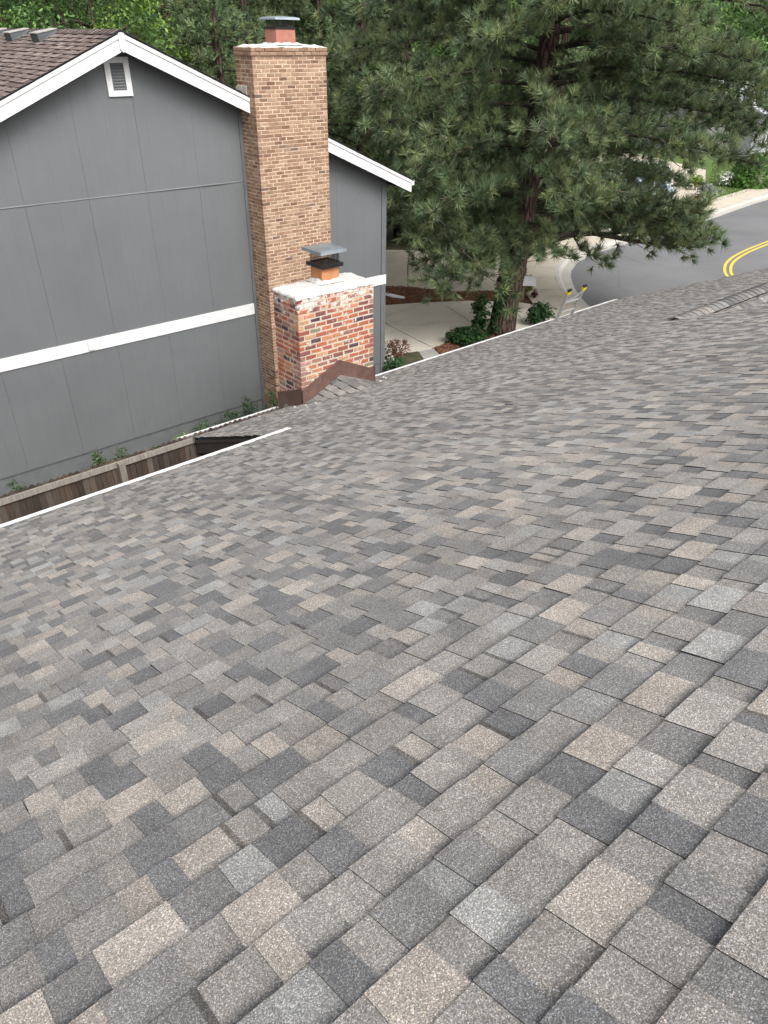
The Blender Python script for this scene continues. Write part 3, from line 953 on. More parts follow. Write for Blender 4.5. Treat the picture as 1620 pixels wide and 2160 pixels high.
# crumbs of white mortar on the shingles near the chimney
rc = random.Random(9)
for (x, y) in ((6.22, 9.55), (6.05, 9.62), (6.3, 9.35), (5.9, 9.42), (6.42, 9.22), (6.1, 9.0), (5.7, 9.85), (8.2, 9.5), (7.9, 9.3), (8.35, 9.75), (7.5, 9.0)):
    m_ = MB(); s = rc.uniform(.010, .022); z = roof_z(y)+.012
    q = [(x+s*rc.uniform(-1, 1.0)+s*math.cos(t), y+s*math.sin(t), z) for t in (0, 1.3, 2.5, 3.9, 5.1)]
    m_.hexa(q, [(a+rc.uniform(-.004, .004), b, c+s*rc.uniform(.7, 1.1)) for a, b, c in q])
    o = m_.build("mortar_crumb", MAT['crown_white'])
    tag(o, "tiny white crumb of mortar lying on the shingles near the red chimney", "debris", "mortar crumbs on the roof")

# ================================================================== NEIGHBOUR'S HOUSE
nh = thing("neighbour_house", "tall grey panelled house with white gable trim and brown shingle roof", "house", (5.86, 20, 0))
RX, RZ, RS = 5.86, 7.54, .43                          # ridge x, roof top at ridge, slope
WY, FYY = 13.80, 13.42                                # wall face and verge face
def nz(x): return RZ-RS*abs(x-RX)
XL, XR = -.1, 11.82
# wall body behind the panels
m_ = MB()
prof = [(XL, .05), (XR, .05), (XR, nz(XR)-.12), (RX, RZ-.12), (XL, nz(XL)-.12)]
m_.hexa([(x, WY+.022, z) for x, z in prof], [(x, 27.0, z) for x, z in prof])
m_.build("wall", MAT['skirt'], nh)
# grooved siding sheets, one object each
joints = [XL, .65, 1.73, 2.81, 3.89, 4.98, 6.06, 7.13, 8.10, 9.25, 10.40, 11.70]
SEAM, BT, BB, BOT = 5.06, 2.63, 2.40, .38
def panel(xa, xb, zf0, zf1, r):
    m_ = MB(); xs = [xa+.0015]
    brk = []
    gx = xa+.27
    while gx < xb-.1:
        brk.append(gx); gx += .272
    pts = [(xa+.0015, 0.0)]
    for g in brk: pts += [(g-.007, 0.0), (g-.002, .0018), (g+.002, .0018), (g+.007, 0.0)]
    pts.append((xb-.0015, 0.0))
    if xa < RX < xb and all(abs(RX-p[0]) > .01 for p in pts): pts.append((RX, 0.0)); pts.sort()
    tilt = r.uniform(-.002, .002)
    for (x0, d0), (x1, d1) in zip(pts[:-1], pts[1:]):
        y0, y1 = WY+d0+tilt*(x0-xa), WY+d1+tilt*(x1-xa)
        m_.face([(x0, y0, zf0), (x1, y1, zf0), (x1, y1, zf1(x1)), (x0, y0, zf1(x0))])
    m_.face([(xa+.0015, WY, zf0), (xa+.0015, WY, zf1(xa)), (xa+.0015, WY+.02, zf1(xa)), (xa+.0015, WY+.02, zf0)])
    m_.face([(xb-.0015, WY, zf0), (xb-.0015, WY+.02, zf0), (xb-.0015, WY+.02, zf1(xb)), (xb-.0015, WY, zf1(xb))])
    m_.face([(xa+.0015, WY, zf0), (xa+.0015, WY+.02, zf0), (xb-.0015, WY+.02, zf0), (xb-.0015, WY, zf0)])
    return m_.build("siding_panel", MAT['siding'], nh)
rp_ = random.Random(12)
for xa, xb in zip(joints[:-1], joints[1:]):
    panel(xa, xb, BOT, lambda x: BB+.02, rp_)
    panel(xa, xb, BT-.02, lambda x: min(SEAM, nz(x)-.20)-.004, rp_)
    if min(nz(xa), nz(xb))-.16 > SEAM+.2 or (nz(xa)-.16 > SEAM+.1):
        panel(xa, xb, SEAM+.006, lambda x: max(nz(x)-.20, SEAM+.02), rp_)
# lapped joint between upper and middle sheets
m_ = MB()
xx = [XL+.4*i for i in range(21)]+[8.09]
rs = random.Random(5); dep = [rs.uniform(.006, .016)+(.012 if 6 < x < 7.9 else 0) for x in xx]
for i in range(len(xx)-1):
    a, b = xx[i], xx[i+1]
    m_.face([(a, WY-.001, SEAM-.012), (b, WY-.001, SEAM-.012), (b, WY-dep[i+1], SEAM-.002), (a, WY-dep[i], SEAM-.002)])
    m_.face([(a, WY-dep[i], SEAM-.002), (b, WY-dep[i+1], SEAM-.002), (b, WY-.001, SEAM+.016), (a, WY-.001, SEAM+.016)])
m_.build("panel_lap", MAT['siding'], nh)
m_ = MB(); m_.box(XL, 8.16, WY+.004, WY+.021, .02, BOT-.02); m_.box(9.82, 11.7, WY+.004, WY+.021, .02, BOT-.02); m_.build("skirt_board", MAT['skirt'], nh)
m_ = MB(); m_.box(XL, 8.10, WY-.012, WY+.02, BOT-.019, BOT-.006); m_.build("drip_strip", MAT['soffit'], nh)
for xa, xb in ((XL, 8.09), (9.84, XR+.03)):
    m_ = MB(); m_.box(xa, xb, WY-.022, WY-.001, BB, BT); m_.build("band_board", MAT['white'], nh)
m_ = MB(); m_.box(4.41, 4.53, WY-.052, WY-.024, 2.43, 2.60); m_.box(4.43, 4.51, WY-.06, WY-.053, 2.45, 2.58); m_.build("outlet_box", MAT['white'], nh)
m_ = MB(); m_.box(8.10, 8.17, WY-.018, WY-.001, .05, 6.35); m_.build("corner_board", MAT['skirt'], nh)
m_ = MB(); m_.box(11.70, XR+.02, WY-.018, WY-.002, .05, BB-.002); m_.box(11.70, XR+.02, WY-.018, WY-.002, BT+.002, 4.75); m_.build("corner_board", MAT['skirt'], nh)
m_ = MB(); m_.box(11.70, XR+.02, WY-.0005, 27, .05, 4.75); m_.build("side_wall", MAT['siding'], nh)
# gable louvre
gv = MB(); cx, z0g, z1g = 5.86, 6.60, 7.17
for (a, b, c, d) in ((-.215, .215, -.0, .085), (-.215, .215, .485, .57), (-.215, -.12, .085, .485), (.12, .215, .085, .485)):
    gv.box(cx+a, cx+b, WY-.035, WY-.001, z0g+c, z0g+d)
vent = gv.build("gable_vent", MAT['white'], nh)
m_ = MB(); m_.box(cx-.12, cx+.12, WY-.006, WY-.002, z0g+.085, z0g+.485); m_.build("vent_backing", MAT['gutter_dark'], vent)
for q in range(9):
    z = z0g+.098+q*.0435
    m_ = MB(); m_.hexa([(cx-.118, WY-.032, z), (cx+.118, WY-.032, z), (cx+.118, WY-.028, z), (cx-.118, WY-.028, z)],
                       [(cx-.118, WY-.012, z+.034), (cx+.118, WY-.012, z+.034), (cx+.118, WY-.008, z+.034), (cx-.118, WY-.008, z+.034)])
    m_.build("slat", MAT['siding'], vent)
# verge boards, soffit
def rake(xa, xb, name, y0, y1, top, bot, mat):
    m_ = MB()
    m_.hexa([(xa, y0, nz(xa)+bot), (xb, y0, nz(xb)+bot), (xb, y1, nz(xb)+bot), (xa, y1, nz(xa)+bot)],
            [(xa, y0, nz(xa)+top), (xb, y0, nz(xb)+top), (xb, y1, nz(xb)+top), (xa, y1, nz(xa)+top)])
    return m_.build(name, mat, nh)
for xa, xb in ((-.95, RX-.002), (RX+.002, 8.155), (9.83, 12.28)):
    rake(xa, xb, "rake_board", FYY, FYY+.03, -.035, -.285, MAT['white'])
    rake(xa, xb, "rake_trim", FYY-.018, FYY-.001, -.030, -.095, MAT['white'])
    rake(xa, xb, "soffit", FYY+.031, WY-.001, -.14, -.16, MAT['soffit'])
    rake(xa, xb, "frieze", WY-.016, WY-.002, -.161, -.24, MAT['skirt'])
m_ = MB(); m_.hexa([(RX-.05, FYY-.026, RZ-.25), (RX, FYY-.026, RZ-.31), (RX+.05, FYY-.026, RZ-.25), (RX+.05, FYY-.026, RZ-.04), (RX, FYY-.026, RZ-.025), (RX-.05, FYY-.026, RZ-.04)],
                   [(RX-.05, FYY-.019, RZ-.25), (RX, FYY-.019, RZ-.31), (RX+.05, FYY-.019, RZ-.25), (RX+.05, FYY-.019, RZ-.04), (RX, FYY-.019, RZ-.025), (RX-.05, FYY-.019, RZ-.04)])
m_.build("peak_plate", MAT['white'], nh)
m_ = MB(); m_.box(11.83, 12.26, FYY+.04, 27.2, nz(12.2)-.16, nz(12.2)-.14); m_.build("soffit", MAT['soffit'], nh)
m_ = MB(); m_.box(12.27, 12.36, FYY+.0, 27.2, nz(12.3)-.13, nz(12.3)-.02); m_.build("gutter", MAT['white'], nh)
# roof planes with brown shingles
BPAL = [((.165, .125, .112), 5), ((.195, .150, .135), 5), ((.13, .098, .088), 3), ((.225, .180, .160), 2)]
NCOS = 1/math.sqrt(1+RS*RS)
for sgn in (-1, 1):
    xe = -1.0 if sgn < 0 else 12.32
    m_ = MB(); P = [(RX, FYY-.02), (xe, FYY-.02), (xe, 27.4), (RX, 27.4)]
    if sgn > 0:
        # leave the chimney its notch
        for Q in ([(RX, FYY-.02), (8.15, FYY-.02), (8.15, 27.4), (RX, 27.4)], [(8.15, 13.86), (9.84, 13.86), (9.84, 27.4), (8.15, 27.4)], [(9.84, FYY-.02), (xe, FYY-.02), (xe, 27.4), (9.84, 27.4)]):
            m_.hexa([(x, y, nz(x)-.032) for x, y in Q], [(x, y, nz(x)-.004) for x, y in Q])
    else:
        m_.hexa([(x, y, nz(x)-.032) for x, y in P], [(x, y, nz(x)-.004) for x, y in P])
    nr = m_.build("roof_slope", MAT['asphalt_edge'], nh)
    FN = Frame((RX, FYY-.03, RZ-.004), (0, 1, 0), (sgn, 0, -RS))
    SL = abs(xe-RX)/NCOS
    sh = MB(); rb = random.Random(30+sgn)
    pal = lambda r: pick(r, BPAL)
    cs = [(.16+j*.135, 0, 14.0) for j in range(int((SL-.05)/.135))]
    ps = lay_courses(FN, cs, rb, .14, .34, (), pal, 1.4, False)
    for pc in ps:
        if sgn > 0:
            um = sum(p[0] for p in pc[0])/len(pc[0]); xm = RX+sum(p[1] for p in pc[0])/len(pc[0])*NCOS
            if 8.0 < xm < 9.98 and um < .55: continue
        piece_mesh(sh, FN, pc)
    sh.build("shingle_field", [MAT['shingle'], MAT['asphalt_edge']], nr, kind="stuff")
    if sgn < 0: nroof = nr
rc = random.Random(44)
y = FYY-.02
while y < 27.2:
    m_ = MB(); col = pick(rc, BPAL); h = .018
    for s_ in (-1, 1):
        a, b = Vector((RX, y, RZ+h)), Vector((RX+s_*.14, y, RZ+h-.14*RS))
        m_.face([a, b, b+Vector((0, .19, -.012)), a+Vector((0, .19, -.012))], (*col, 0), 0)
        m_.face([a, b, b-Vector((0, 0, .014)), a-Vector((0, 0, .014))], (.03, .03, .03, 0), 1)
        m_.face([b, b+Vector((0, .19, -.012)), b+Vector((0, .19, -.026)), b-Vector((0, 0, .014))], (.03, .03, .03, 0), 1)
    m_.build("ridge_cap", [MAT['shingle'], MAT['asphalt_edge']], nroof); y += .16
# three box vents near the ridge
for yv in (16.1, 17.6, 18.9):
    m_ = MB(); xv = 5.60
    xa, xb = xv-.19, xv+.16
    za, zb = nz(xa), nz(xb)
    lo = [(xa, yv-.2, za+.0), (xb, yv-.2, zb+.0), (xb, yv+.2, zb+.0), (xa, yv+.2, za+.0)]
    hi = [(xa-.02, yv-.18, za+.125), (xb, yv-.16, zb+.05), (xb, yv+.16, zb+.05), (xa-.02, yv+.18, za+.125)]
    m_.hexa(lo, hi, mat=1)
    t = [(xa-.035, yv-.195, za+.128), (xb+.01, yv-.17, zb+.054), (xb+.01, yv+.17, zb+.054), (xa-.035, yv+.195, za+.128)]
    m_.hexa(t, [(a, b, c+.016) for a, b, c in t], mat=0)
    m_.build("roof_vent", [M_simple("vent_top", (.36, .34, .32), .5), MAT['gutter_dark']], nroof)
# tall tan chimney
TX0, TX1, TY0, TY1 = 8.168, 9.818, 13.25, 13.84
core = MB(); core.box(TX0+.0045, TX1-.0045, TY0+.0045, TY1, 0.0, 7.31)
tch = core.build("chimney", MAT['mortar_tan'], nh, label="tall tan brick chimney stack rising against the grey gable wall")
chimney_bricks(tch, TX0, TX1, TY0, TY1, .03, 7.315, .186, .0662, .0105, MAT['brick_tan'], TAN, random.Random(17),
               lambda f, i, z: f == "front" or (f == "left" and z > 6.6), .088, corbel=2)
crown_mesh(TX0-.012, TX1+.012, TY0-.012, TY1, 7.305, 7.345, .03, random.Random(18), 22, 8, .012).build("crown", MAT['crown_white'], tch, smooth=True)
m_ = MB(); rr_ = random.Random(6)
A = [(8.98+a*.24, 13.52+b*.2, 7.375+rr_.uniform(-.02, .03)) for a, b in pts]; B = [(8.98+a*.36+rr_.uniform(-.03, .08), 13.52+b*.26, 7.35) for a, b in pts]
for q in range(28):
    p = (q+1) % 28; m_.face([B[q], B[p], A[p], A[q]])
m_.face(A)
m_.build("mortar_fillet", MAT['crown_white'], tch, smooth=True)
flue(tch, 8.77, 9.19, 13.34, 13.70, 7.34, 7.60, MAT['clay_pink'])
cap(tch, 8.98, 13.52, .46, 7.60, .15, .54, (MAT['blacksteel'], MAT['galv']), drop=.03, collar=False)
m_ = MB(); m_.box(8.76, 9.20, 13.33, 13.71, 7.59, 7.625); m_.build("cap_base", MAT['blacksteel'], tch)
# back part of the stack that sits on the roof, and flashing rags beside it
m_ = MB()
for q in range(6):
    t = .12*q; m_.hexa([(8.13, 13.48+t*.5, 6.56-.01*q), (8.158, 13.48+t*.5, 6.56), (8.158, 13.53+t*.5, 6.56), (8.13, 13.53+t*.5, 6.56)], [(8.135, 13.46+t*.5, 6.70+.02*(q % 2)), (8.158, 13.47+t*.5, 6.72), (8.158, 13.54+t*.5, 6.70), (8.135, 13.54+t*.5, 6.69)])
m_.build("flashing", MAT['stone'], tch)

# ================================================================== FENCE
fence = thing("wooden_fence", "weathered grey picket fence with scalloped tops below the grey wall", "fence", (2.5, 10.0, 0))
rf = random.Random(15)
FT = 2.10; pw = .092
FC_ = [(.115, .090, .072), (.085, .066, .054), (.145, .118, .098), (.065, .05, .042), (.10, .07, .055)]
proto_tops = []
for q in range(6): proto_tops.append([math.sin(math.pi*t/6) for t in range(7)])
x = -3.0
while x < 6.3:
    w = pw*rf.uniform(.95, 1.02); zt = FT+rf.uniform(-.012, .012); c = rf.choice(FC_); k = rf.uniform(.75, 1.25); y0 = 10.0+rf.uniform(-.003, .004)
    prof = [(x+.001, .03), (x+w-.003, .03)]+[(x+.001+(w-.004)*(1-t/6), zt-.035+.035*math.sin(math.pi*t/6)) for t in range(7)]
    m_ = MB(); m_.hexa([(a, y0, z) for a, z in prof], [(a, y0+.018, z) for a, z in prof], tuple(v*k*.75 for v in c))
    m_.build("picket", MAT['fence'], fence); x += pw
for zc in (1.965, 1.0, .35):
    for xa, xb in ((-3.0, 1.05), (1.055, 3.62), (3.625, 6.3)):
        m_ = MB(); m_.box(xa, xb, 9.955+(.006 if xa > 1 else 0), 9.994, zc, zc+.088, (.24, .215, .19)); m_.build("rail", MAT['fence'], fence)
for xp in (-1.3, .9, 3.28, 5.6):
    m_ = MB(); m_.box(xp-.048, xp+.048, 9.855, 9.954, -.02, 2.06, (.20, .175, .15)); m_.build("post", MAT['fence'], fence)

# ================================================================== VEGETATION
def rot_to(dirs, r):
    """random frames with z axis along dirs (N,3) -> (N,3,3)"""
    d = dirs/np.linalg.norm(dirs, axis=1, keepdims=True)
    h = r.normal(size=d.shape); a = np.cross(d, h); a /= np.linalg.norm(a, axis=1, keepdims=True)
    b = np.cross(d, a)
    return np.stack([a, b, d], axis=2)

def tuft_template(r, n, L, w, spread=(18, 80), twig=.12):
    V = []
    for i in range(n):
        az = r.uniform(0, 2*math.pi); an = math.radians(r.uniform(*spread))
        d = np.array([math.cos(az)*math.sin(an), math.sin(az)*math.sin(an), math.cos(an)])
        o = np.array([0, 0, r.uniform(-twig*.6, 0.02)])
        ln = L*r.uniform(.75, 1.1)
        tip = o+d*ln+np.array([0, 0, -.08*ln*math.sin(an)])
        s = np.cross(d, r.normal(size=3)); s /= np.linalg.norm(s)
        V += [o+s*w*.5, o-s*w*.5, tip]
    return np.array(V)

def needles(name, pos, dirs, cols, parent, r, n, L, w, nt=8, spread=(18, 80), size=(.85, 1.15)):
    T = [tuft_template(r, n, L, w, spread) for _ in range(nt)]
    N = len(pos)
    fr = rot_to(dirs, r)
    which = r.integers(0, nt, N)
    sc = r.uniform(size[0], size[1], N)
    V = np.empty((N, n*3, 3), dtype=np.float32)
    for k in range(nt):
        ix = np.where(which == k)[0]
        if len(ix): V[ix] = np.einsum('nij,kj->nki', fr[ix], T[k])*sc[ix, None, None]+pos[ix, None, :]
    F = np.arange(N*n*3, dtype=np.int32).reshape(-1, 3)
    c = np.repeat(cols[:, None, :], n, axis=1)*r.uniform(.7, 1.35, (N, n, 1))
    return mesh_np(name, V.reshape(-1, 3), F, MAT['needle'], parent, c.reshape(-1, 3))

def interp(path, t):
    k = t*(len(path)-1); i = min(int(k), len(path)-2); f = k-i
    return path[i]*(1-f)+path[i+1]*f

def pine(name, label, base, trunk, limbs, r, tuft, cols, sec_gap=.22, sec_len=(.5, 1.3), group=None, secw=True, tstep=.22, bare=.28):
    """trunk: list of (x,y,z,radius) world; limbs: list of polylines (np arrays) with start radius"""
    root = thing(name, label, "tree", base, group)
    tb = MB(); tb.tube([t[:3] for t in trunk], [t[3] for t in trunk], 12)
    tk = tb.build("trunk", MAT['bark'], root, smooth=True)
    lb = MB(); tw = MB()
    pos, dirs = [], []
    for lim in limbs:
        path, rad = lim[:2]; bare_ = lim[2] if len(lim) > 2 else bare
        k = len(path)
        lb.tube([tuple(p) for p in path], [rad*(1-.82*i/(k-1)) for i in range(k)], 6)
        L = np.linalg.norm(np.diff(path, axis=0), axis=1).sum()
        d = L*bare_*r.uniform(.85, 1.15); side = 1
        while d < L:
            t = d/L; p = interp(path, t); q = interp(path, min(t+.04, 1.0)); ax = q-interp(path, max(t-.04, 0)); ax /= np.linalg.norm(ax)
            lat = np.cross(ax, [0, 0, 1.0]); ln = np.linalg.norm(lat); lat = lat/ln if ln > 1e-3 else np.array([1., 0, 0])
            an = r.uniform(.45, 1.15)
            dv = ax*math.cos(an)+lat*side*math.sin(an)+np.array([0, 0, r.normal(0.06, .42)])
            dv /= np.linalg.norm(dv)
            sl = r.uniform(*sec_len)*(1.1-.5*t)*min(1.0, .35+L/5)
            m1 = p+dv*sl*.5+np.array([0, 0, -.03*sl]); e1 = p+dv*sl+np.array([0, 0, .10*sl])
            if secw: tw.tube([tuple(p), tuple(m1), tuple(e1)], [.014+.008*sl, .010, .005], 3, cap=False)
            s = sl*.22
            while s <= sl:
                u = s/sl; b = p*(1-u)**2+m1*2*u*(1-u)+e1*u*u
                jit = r.normal(0, .10, 3)
                td = dv*.75+jit*3.2+np.array([0, 0, .6])
                pos.append(b+jit); dirs.append(td); s += tstep*r.uniform(.7, 1.3)
            pos.append(e1); dirs.append(dv+np.array([0, 0, .4]))
            if r.random() < .8:
                pos.append(p+np.array([0, 0, .06])+r.normal(0, .05, 3)); dirs.append(ax*.7+np.array([0, 0, .9])+r.normal(0, .35, 3))
            side = -side; d += sec_gap*r.uniform(.6, 1.4)
        pos.append(path[-1]); dirs.append(path[-1]-path[-2]+np.array([0, 0, .1]))
    lb.build("limbs", MAT['limb'], root, smooth=True)

    if secw: tw.build("twigs", MAT['twig'], root)
    pos = np.array(pos); dirs = np.array(dirs); N = len(pos)
    ci = r.integers(0, len(cols), N); c = np.array(cols)[ci]*r.uniform(.5, 1.45, (N, 1))
    needles("crown", pos, dirs, c, root, r, *tuft)
    return root

NEC = [(.160, .212, .095), (.122, .182, .088), (.188, .232, .104), (.105, .158, .082), (.205, .246, .118), (.146, .198, .108)]
def trunk_at(tr, z):
    for a, b in zip(tr[:-1], tr[1:]):
        if a[2] <= z <= b[2]:
            t = (z-a[2])/(b[2]-a[2]); return np.array([a[0]+(b[0]-a[0])*t, a[1]+(b[1]-a[1])*t, z]), a[3]+(b[3]-a[3])*t
    return np.array(tr[-1][:3]), tr[-1][3]

def make_limbs(tr, r, n, z0, z1, reach, rise=.12, droop=.25, az_fn=None):
    out = []
    for i in range(n):
        z = z0+(z1-z0)*(i+r.uniform(0, .8))/n
        az = i*2.39996+r.uniform(-.3, .3)
        p0, rr = trunk_at(tr, z)
        L = reach(z, az)*r.uniform(.82, 1.06)
        if az_fn and az_fn(z, az): continue
        if L < .3: continue
        d = np.array([math.cos(az), math.sin(az), 0]); lat = np.array([-d[1], d[0], 0]); bend = r.normal(0, .16); rv = r.normal(0, .16)
        pth = []
        for k in range(8):
            t = k/7
            pth.append(p0+d*L*t+lat*bend*L*t*t+np.array([0, 0, L*((rise+rv)*t-(droop+rv*.6)*t*t+.12*t**3)])+r.normal(0, .02, 3)*L*.15*(t > 0))
        out.append((np.array(pth), min(rr*.4, .022+.0075*L)))
    return out

# ---- the big pine in front of the neighbour's drive
mp_r = np.random.default_rng(5)
MT = [(16.62, 14.0, -.1, .50), (16.68, 14.02, .25, .41), (16.80, 14.06, .9, .37), (17.08, 14.12, 1.9, .345), (17.25, 14.16, 3.0, .33), (17.42, 14.2, 4.6, .31),
      (17.60, 14.22, 6.8, .275), (17.72, 14.25, 9.0, .22), (17.85, 14.3, 11.5, .14), (17.95, 14.3, 14.0, .04)]
RA = math.atan2(-.653, .757)                       # towards the right of the picture
CA = math.atan2(-.757, -.653)                      # towards the photographer
def mp_reach(z, az):
    if z < 3.3: b = 4.4
    elif z < 8: b = 5.4
    else: b = 5.4*(1-(z-8)/6.6)**.8
    cr = math.cos(az-RA)
    k = 1.0+.46*max(cr, 0)-(.20*max(-cr, 0) if z < 5.2 else -.08*max(-cr, 0))
    if 2.9 < z < 5.0: k = min(k, 1.02)
    k *= 1-.12*max(math.cos(az-CA), 0)
    return b*k
mlimbs = make_limbs(MT, mp_r, 106, 3.0, 13.3, mp_reach, .18, .36, lambda z, az: z < 4.1 and (math.cos(az-CA) > .6 or math.cos(az-(RA+CA)/2) > .5))
# the long low bough sweeping right over the eave, and hanging lower sprays
mlimbs.append((np.array([(17.15, 14.13, 2.0), (17.75, 13.75, 2.55), (18.3, 13.4, 2.78), (19.0, 12.9, 2.80), (19.8, 12.3, 2.62), (20.7, 11.7, 2.45), (21.4, 11.3, 2.42), (22.0, 11.1, 2.55)]), .125, .62))
mlimbs.append((np.array([(19.2, 12.75, 2.75), (19.9, 12.6, 2.75), (20.9, 12.3, 2.7), (21.5, 12.0, 2.7), (22.1, 11.8, 2.75)]), .05))
mlimbs.append((np.array([(19.6, 12.45, 2.66), (20.2, 11.8, 2.8), (20.8, 11.1, 2.8), (21.3, 10.4, 2.75)]), .05))
mlimbs.append((np.array([(20.4, 11.9, 2.5), (21.3, 11.9, 3.0), (21.9, 11.7, 3.1), (22.4, 11.5, 3.1)]), .045))
mlimbs.append((np.array([(17.2, 14.1, 2.7), (18.4, 13.6, 3.4), (19.8, 12.7, 3.7), (20.8, 12.0, 3.5), (21.6, 11.5, 3.4)]), .09))
mlimbs.append((np.array([(18.5, 13.25, 2.74), (18.75, 13.1, 2.35), (19.1, 12.8, 2.15), (19.3, 12.4, 1.95)]), .03))
mlimbs.append((np.array([(17.2, 14.0, 2.9), (16.5, 13.4, 3.0), (15.8, 12.9, 2.75), (15.1, 12.6, 2.35), (14.6, 12.5, 1.95)]), .06))
mlimbs.append((np.array([(17.2, 14.1, 3.2), (16.3, 13.9, 3.3), (15.4, 13.9, 3.0), (14.5, 13.9, 2.6)]), .06))
mlimbs.append((np.array([(17.2, 14.1, 3.4), (16.4, 14.4, 3.5), (15.5, 15.0, 3.2), (14.7, 15.5, 2.9)]), .06))
mlimbs.append((np.array([(17.2, 14.0, 3.1), (16.8, 13.2, 3.3), (16.3, 12.4, 3.2), (15.7, 11.7, 2.9)]), .06))
def limb_to(end, z0, arch, rad=.05):
    p0, rr = trunk_at(MT, z0); e = np.array(end, float); side = np.cross(e-p0, [0, 0, 1.0]); side /= np.linalg.norm(side)
    b = mp_r.normal(0, .25)
    return (np.array([p0*(1-t)+e*t+np.array([0, 0, arch*math.sin(math.pi*t*.9)])+side*b*math.sin(math.pi*t) for t in np.linspace(0, 1, 7)]), rad)
for end, z0, arch in (((13.2, 13.5, 2.2), 3.3, .25), ((13.9, 13.8, 1.75), 2.9, .3), ((12.9, 14.2, 3.3), 3.9, .25), ((13.4, 13.1, 2.7), 3.6, .2), ((13.0, 14.4, 4.3), 4.6, .3), ((12.9, 13.4, 4.0), 4.4, .3),
                      ((14.0, 13.0, 2.0), 3.0, .3), ((13.6, 14.9, 3.0), 3.6, .2), ((13.5, 14.3, 2.5), 3.3, .25), ((14.2, 14.6, 2.2), 3.1, .25), ((12.8, 13.9, 4.8), 5.0, .3), ((13.3, 13.7, 3.6), 4.1, .25),
                      ((21.5, 11.0, 3.0), 3.4, .2), ((21.9, 11.3, 2.7), 3.3, .2), ((21.6, 11.3, 2.2), 3.1, .3), ((23.6, 11.0, 5.2), 5.0, .4), ((22.2, 11.1, 5.0), 5.0, .3),
                      ((20.4, 11.4, 4.2), 4.2, .3), ((24.0, 10.6, 5.8), 5.8, .3), ((24.2, 10.8, 6.6), 6.6, .2), ((20.5, 10.6, 3.4), 3.8, .3), ((22.0, 11.6, 2.6), 3.1, .2)):
    mlimbs.append(limb_to(end, z0, arch))
pine("pine_tree", "big long-needled pine with leaning dark trunk beside the concrete drive", (16.65, 14.0, 0), MT, mlimbs, mp_r,
     (46, .275, .019, 12, (6, 80)), NEC, sec_gap=.20, sec_len=(.45, 1.35), tstep=.24, bare=.2)

# ---- broad-leaved crowns and shrubs
def leaves(name, pos, nrm, cols, parent, r, size, mat='leaf', aspect=.55):
    N = len(pos); fr = rot_to(nrm, r); s = size*r.uniform(.6, 1.3, (N, 1, 1))
    q = np.array([(-1, 0, 0), (-.1, -aspect, .12), (1, 0, -.10), (-.1, aspect, .12)])*.5
    V = np.einsum('nij,kj->nki', fr, q)*s+pos[:, None, :]
    F = np.arange(N*4, dtype=np.int32).reshape(-1, 4)
    return mesh_np(name, V.reshape(-1, 3), F, MAT[mat], parent, cols)
def clumps(r, c, rad, nc, per, crad, shell=.55):
    P, Nn = [], []
    for _ in range(nc):
        d = r.normal(size=3); d /= np.linalg.norm(d); k = r.uniform(shell, 1.0)
        q = c+d*rad*k
        cr = crad*r.uniform(.6, 1.4)
        x = r.normal(size=(per, 3)); x /= np.linalg.norm(x, axis=1, keepdims=True); x *= r.uniform(.2, 1.0, (per, 1))**.6
        P.append(q+x*cr*np.array([1, 1, .75])); Nn.append(x*.6+np.array([0, 0, .7])+r.normal(0, .4, (per, 3)))
    return np.vstack(P), np.vstack(Nn)
def leafy_tree(name, label, base, h, rad, r, cols, nc=90, per=110, leaf=.17, crad=.75, group=None, trunk_r=.16, cat="tree", cz=.62, rz=None):
    root = thing(name, label, cat, base, group)
    b = np.array(base, float); tb = MB()
    top = b+np.array([r.normal(0, .2), r.normal(0, .2), h*.8])
    tb.tube([tuple(b), tuple(b*.5+top*.5+r.normal(0, .1, 3)), tuple(top)], [trunk_r, trunk_r*.7, trunk_r*.2], 8)
    c = b+np.array([0, 0, h*cz]); R3 = np.array([rad, rad, rz if rz else h*(1-cz)])
    for q in range(9):
        d = r.normal(size=3); d[2] = abs(d[2])*.6; d /= np.linalg.norm(d)
        s = b+(top-b)*r.uniform(.4, .85)
        tb.tube([tuple(s), tuple(s*.5+(c+d*R3*.8)*.5+np.array([0, 0, .2])), tuple(c+d*R3*.8)], [trunk_r*.35, trunk_r*.22, .015], 5)
    tb.build("trunk", MAT['bark'], root, smooth=True)
    P, Nn = clumps(r, c, R3, nc, per, crad)
    N = len(P); tone = np.repeat(r.uniform(.7, 1.3, (nc, 1)), per, axis=0)
    col = np.array(cols)[r.integers(0, len(cols), N)]*tone*r.uniform(.8, 1.2, (N, 1))
    leaves("crown", P, Nn, col, root, r, leaf)
    return root
GR1 = [(.12, .22, .055), (.10, .19, .05), (.15, .26, .07)]
GR2 = [(.065, .13, .04), (.08, .15, .045), (.055, .11, .036)]
GR3 = [(.17, .27, .04), (.14, .24, .035), (.20, .30, .06)]
br = np.random.default_rng(77)
G_ = "trees behind the grey house"
leafy_tree("leafy_tree", "mid green broadleaf tree behind the roof at the top left corner", (9.6, 33.0, 0), 11.8, 3.4, br, GR1, 95, 110, .20, .8, G_)
leafy_tree("leafy_tree", "dark green broadleaf tree above the left roof vents", (13.1, 36.2, 0), 13.5, 3.8, br, GR2, 110, 110, .20, .85, G_)
leafy_tree("leafy_tree", "green broadleaf tree just left of the gable peak", (11.7, 28.8, 0), 11.5, 2.6, br, GR2+GR1, 90, 110, .17, .7, G_)
leafy_tree("leafy_tree", "light green leafy tree just right of the gable peak", (11.4, 25.0, 0), 9.4, 1.5, br, GR1+GR3, 60, 90, .14, .5, G_, .1)
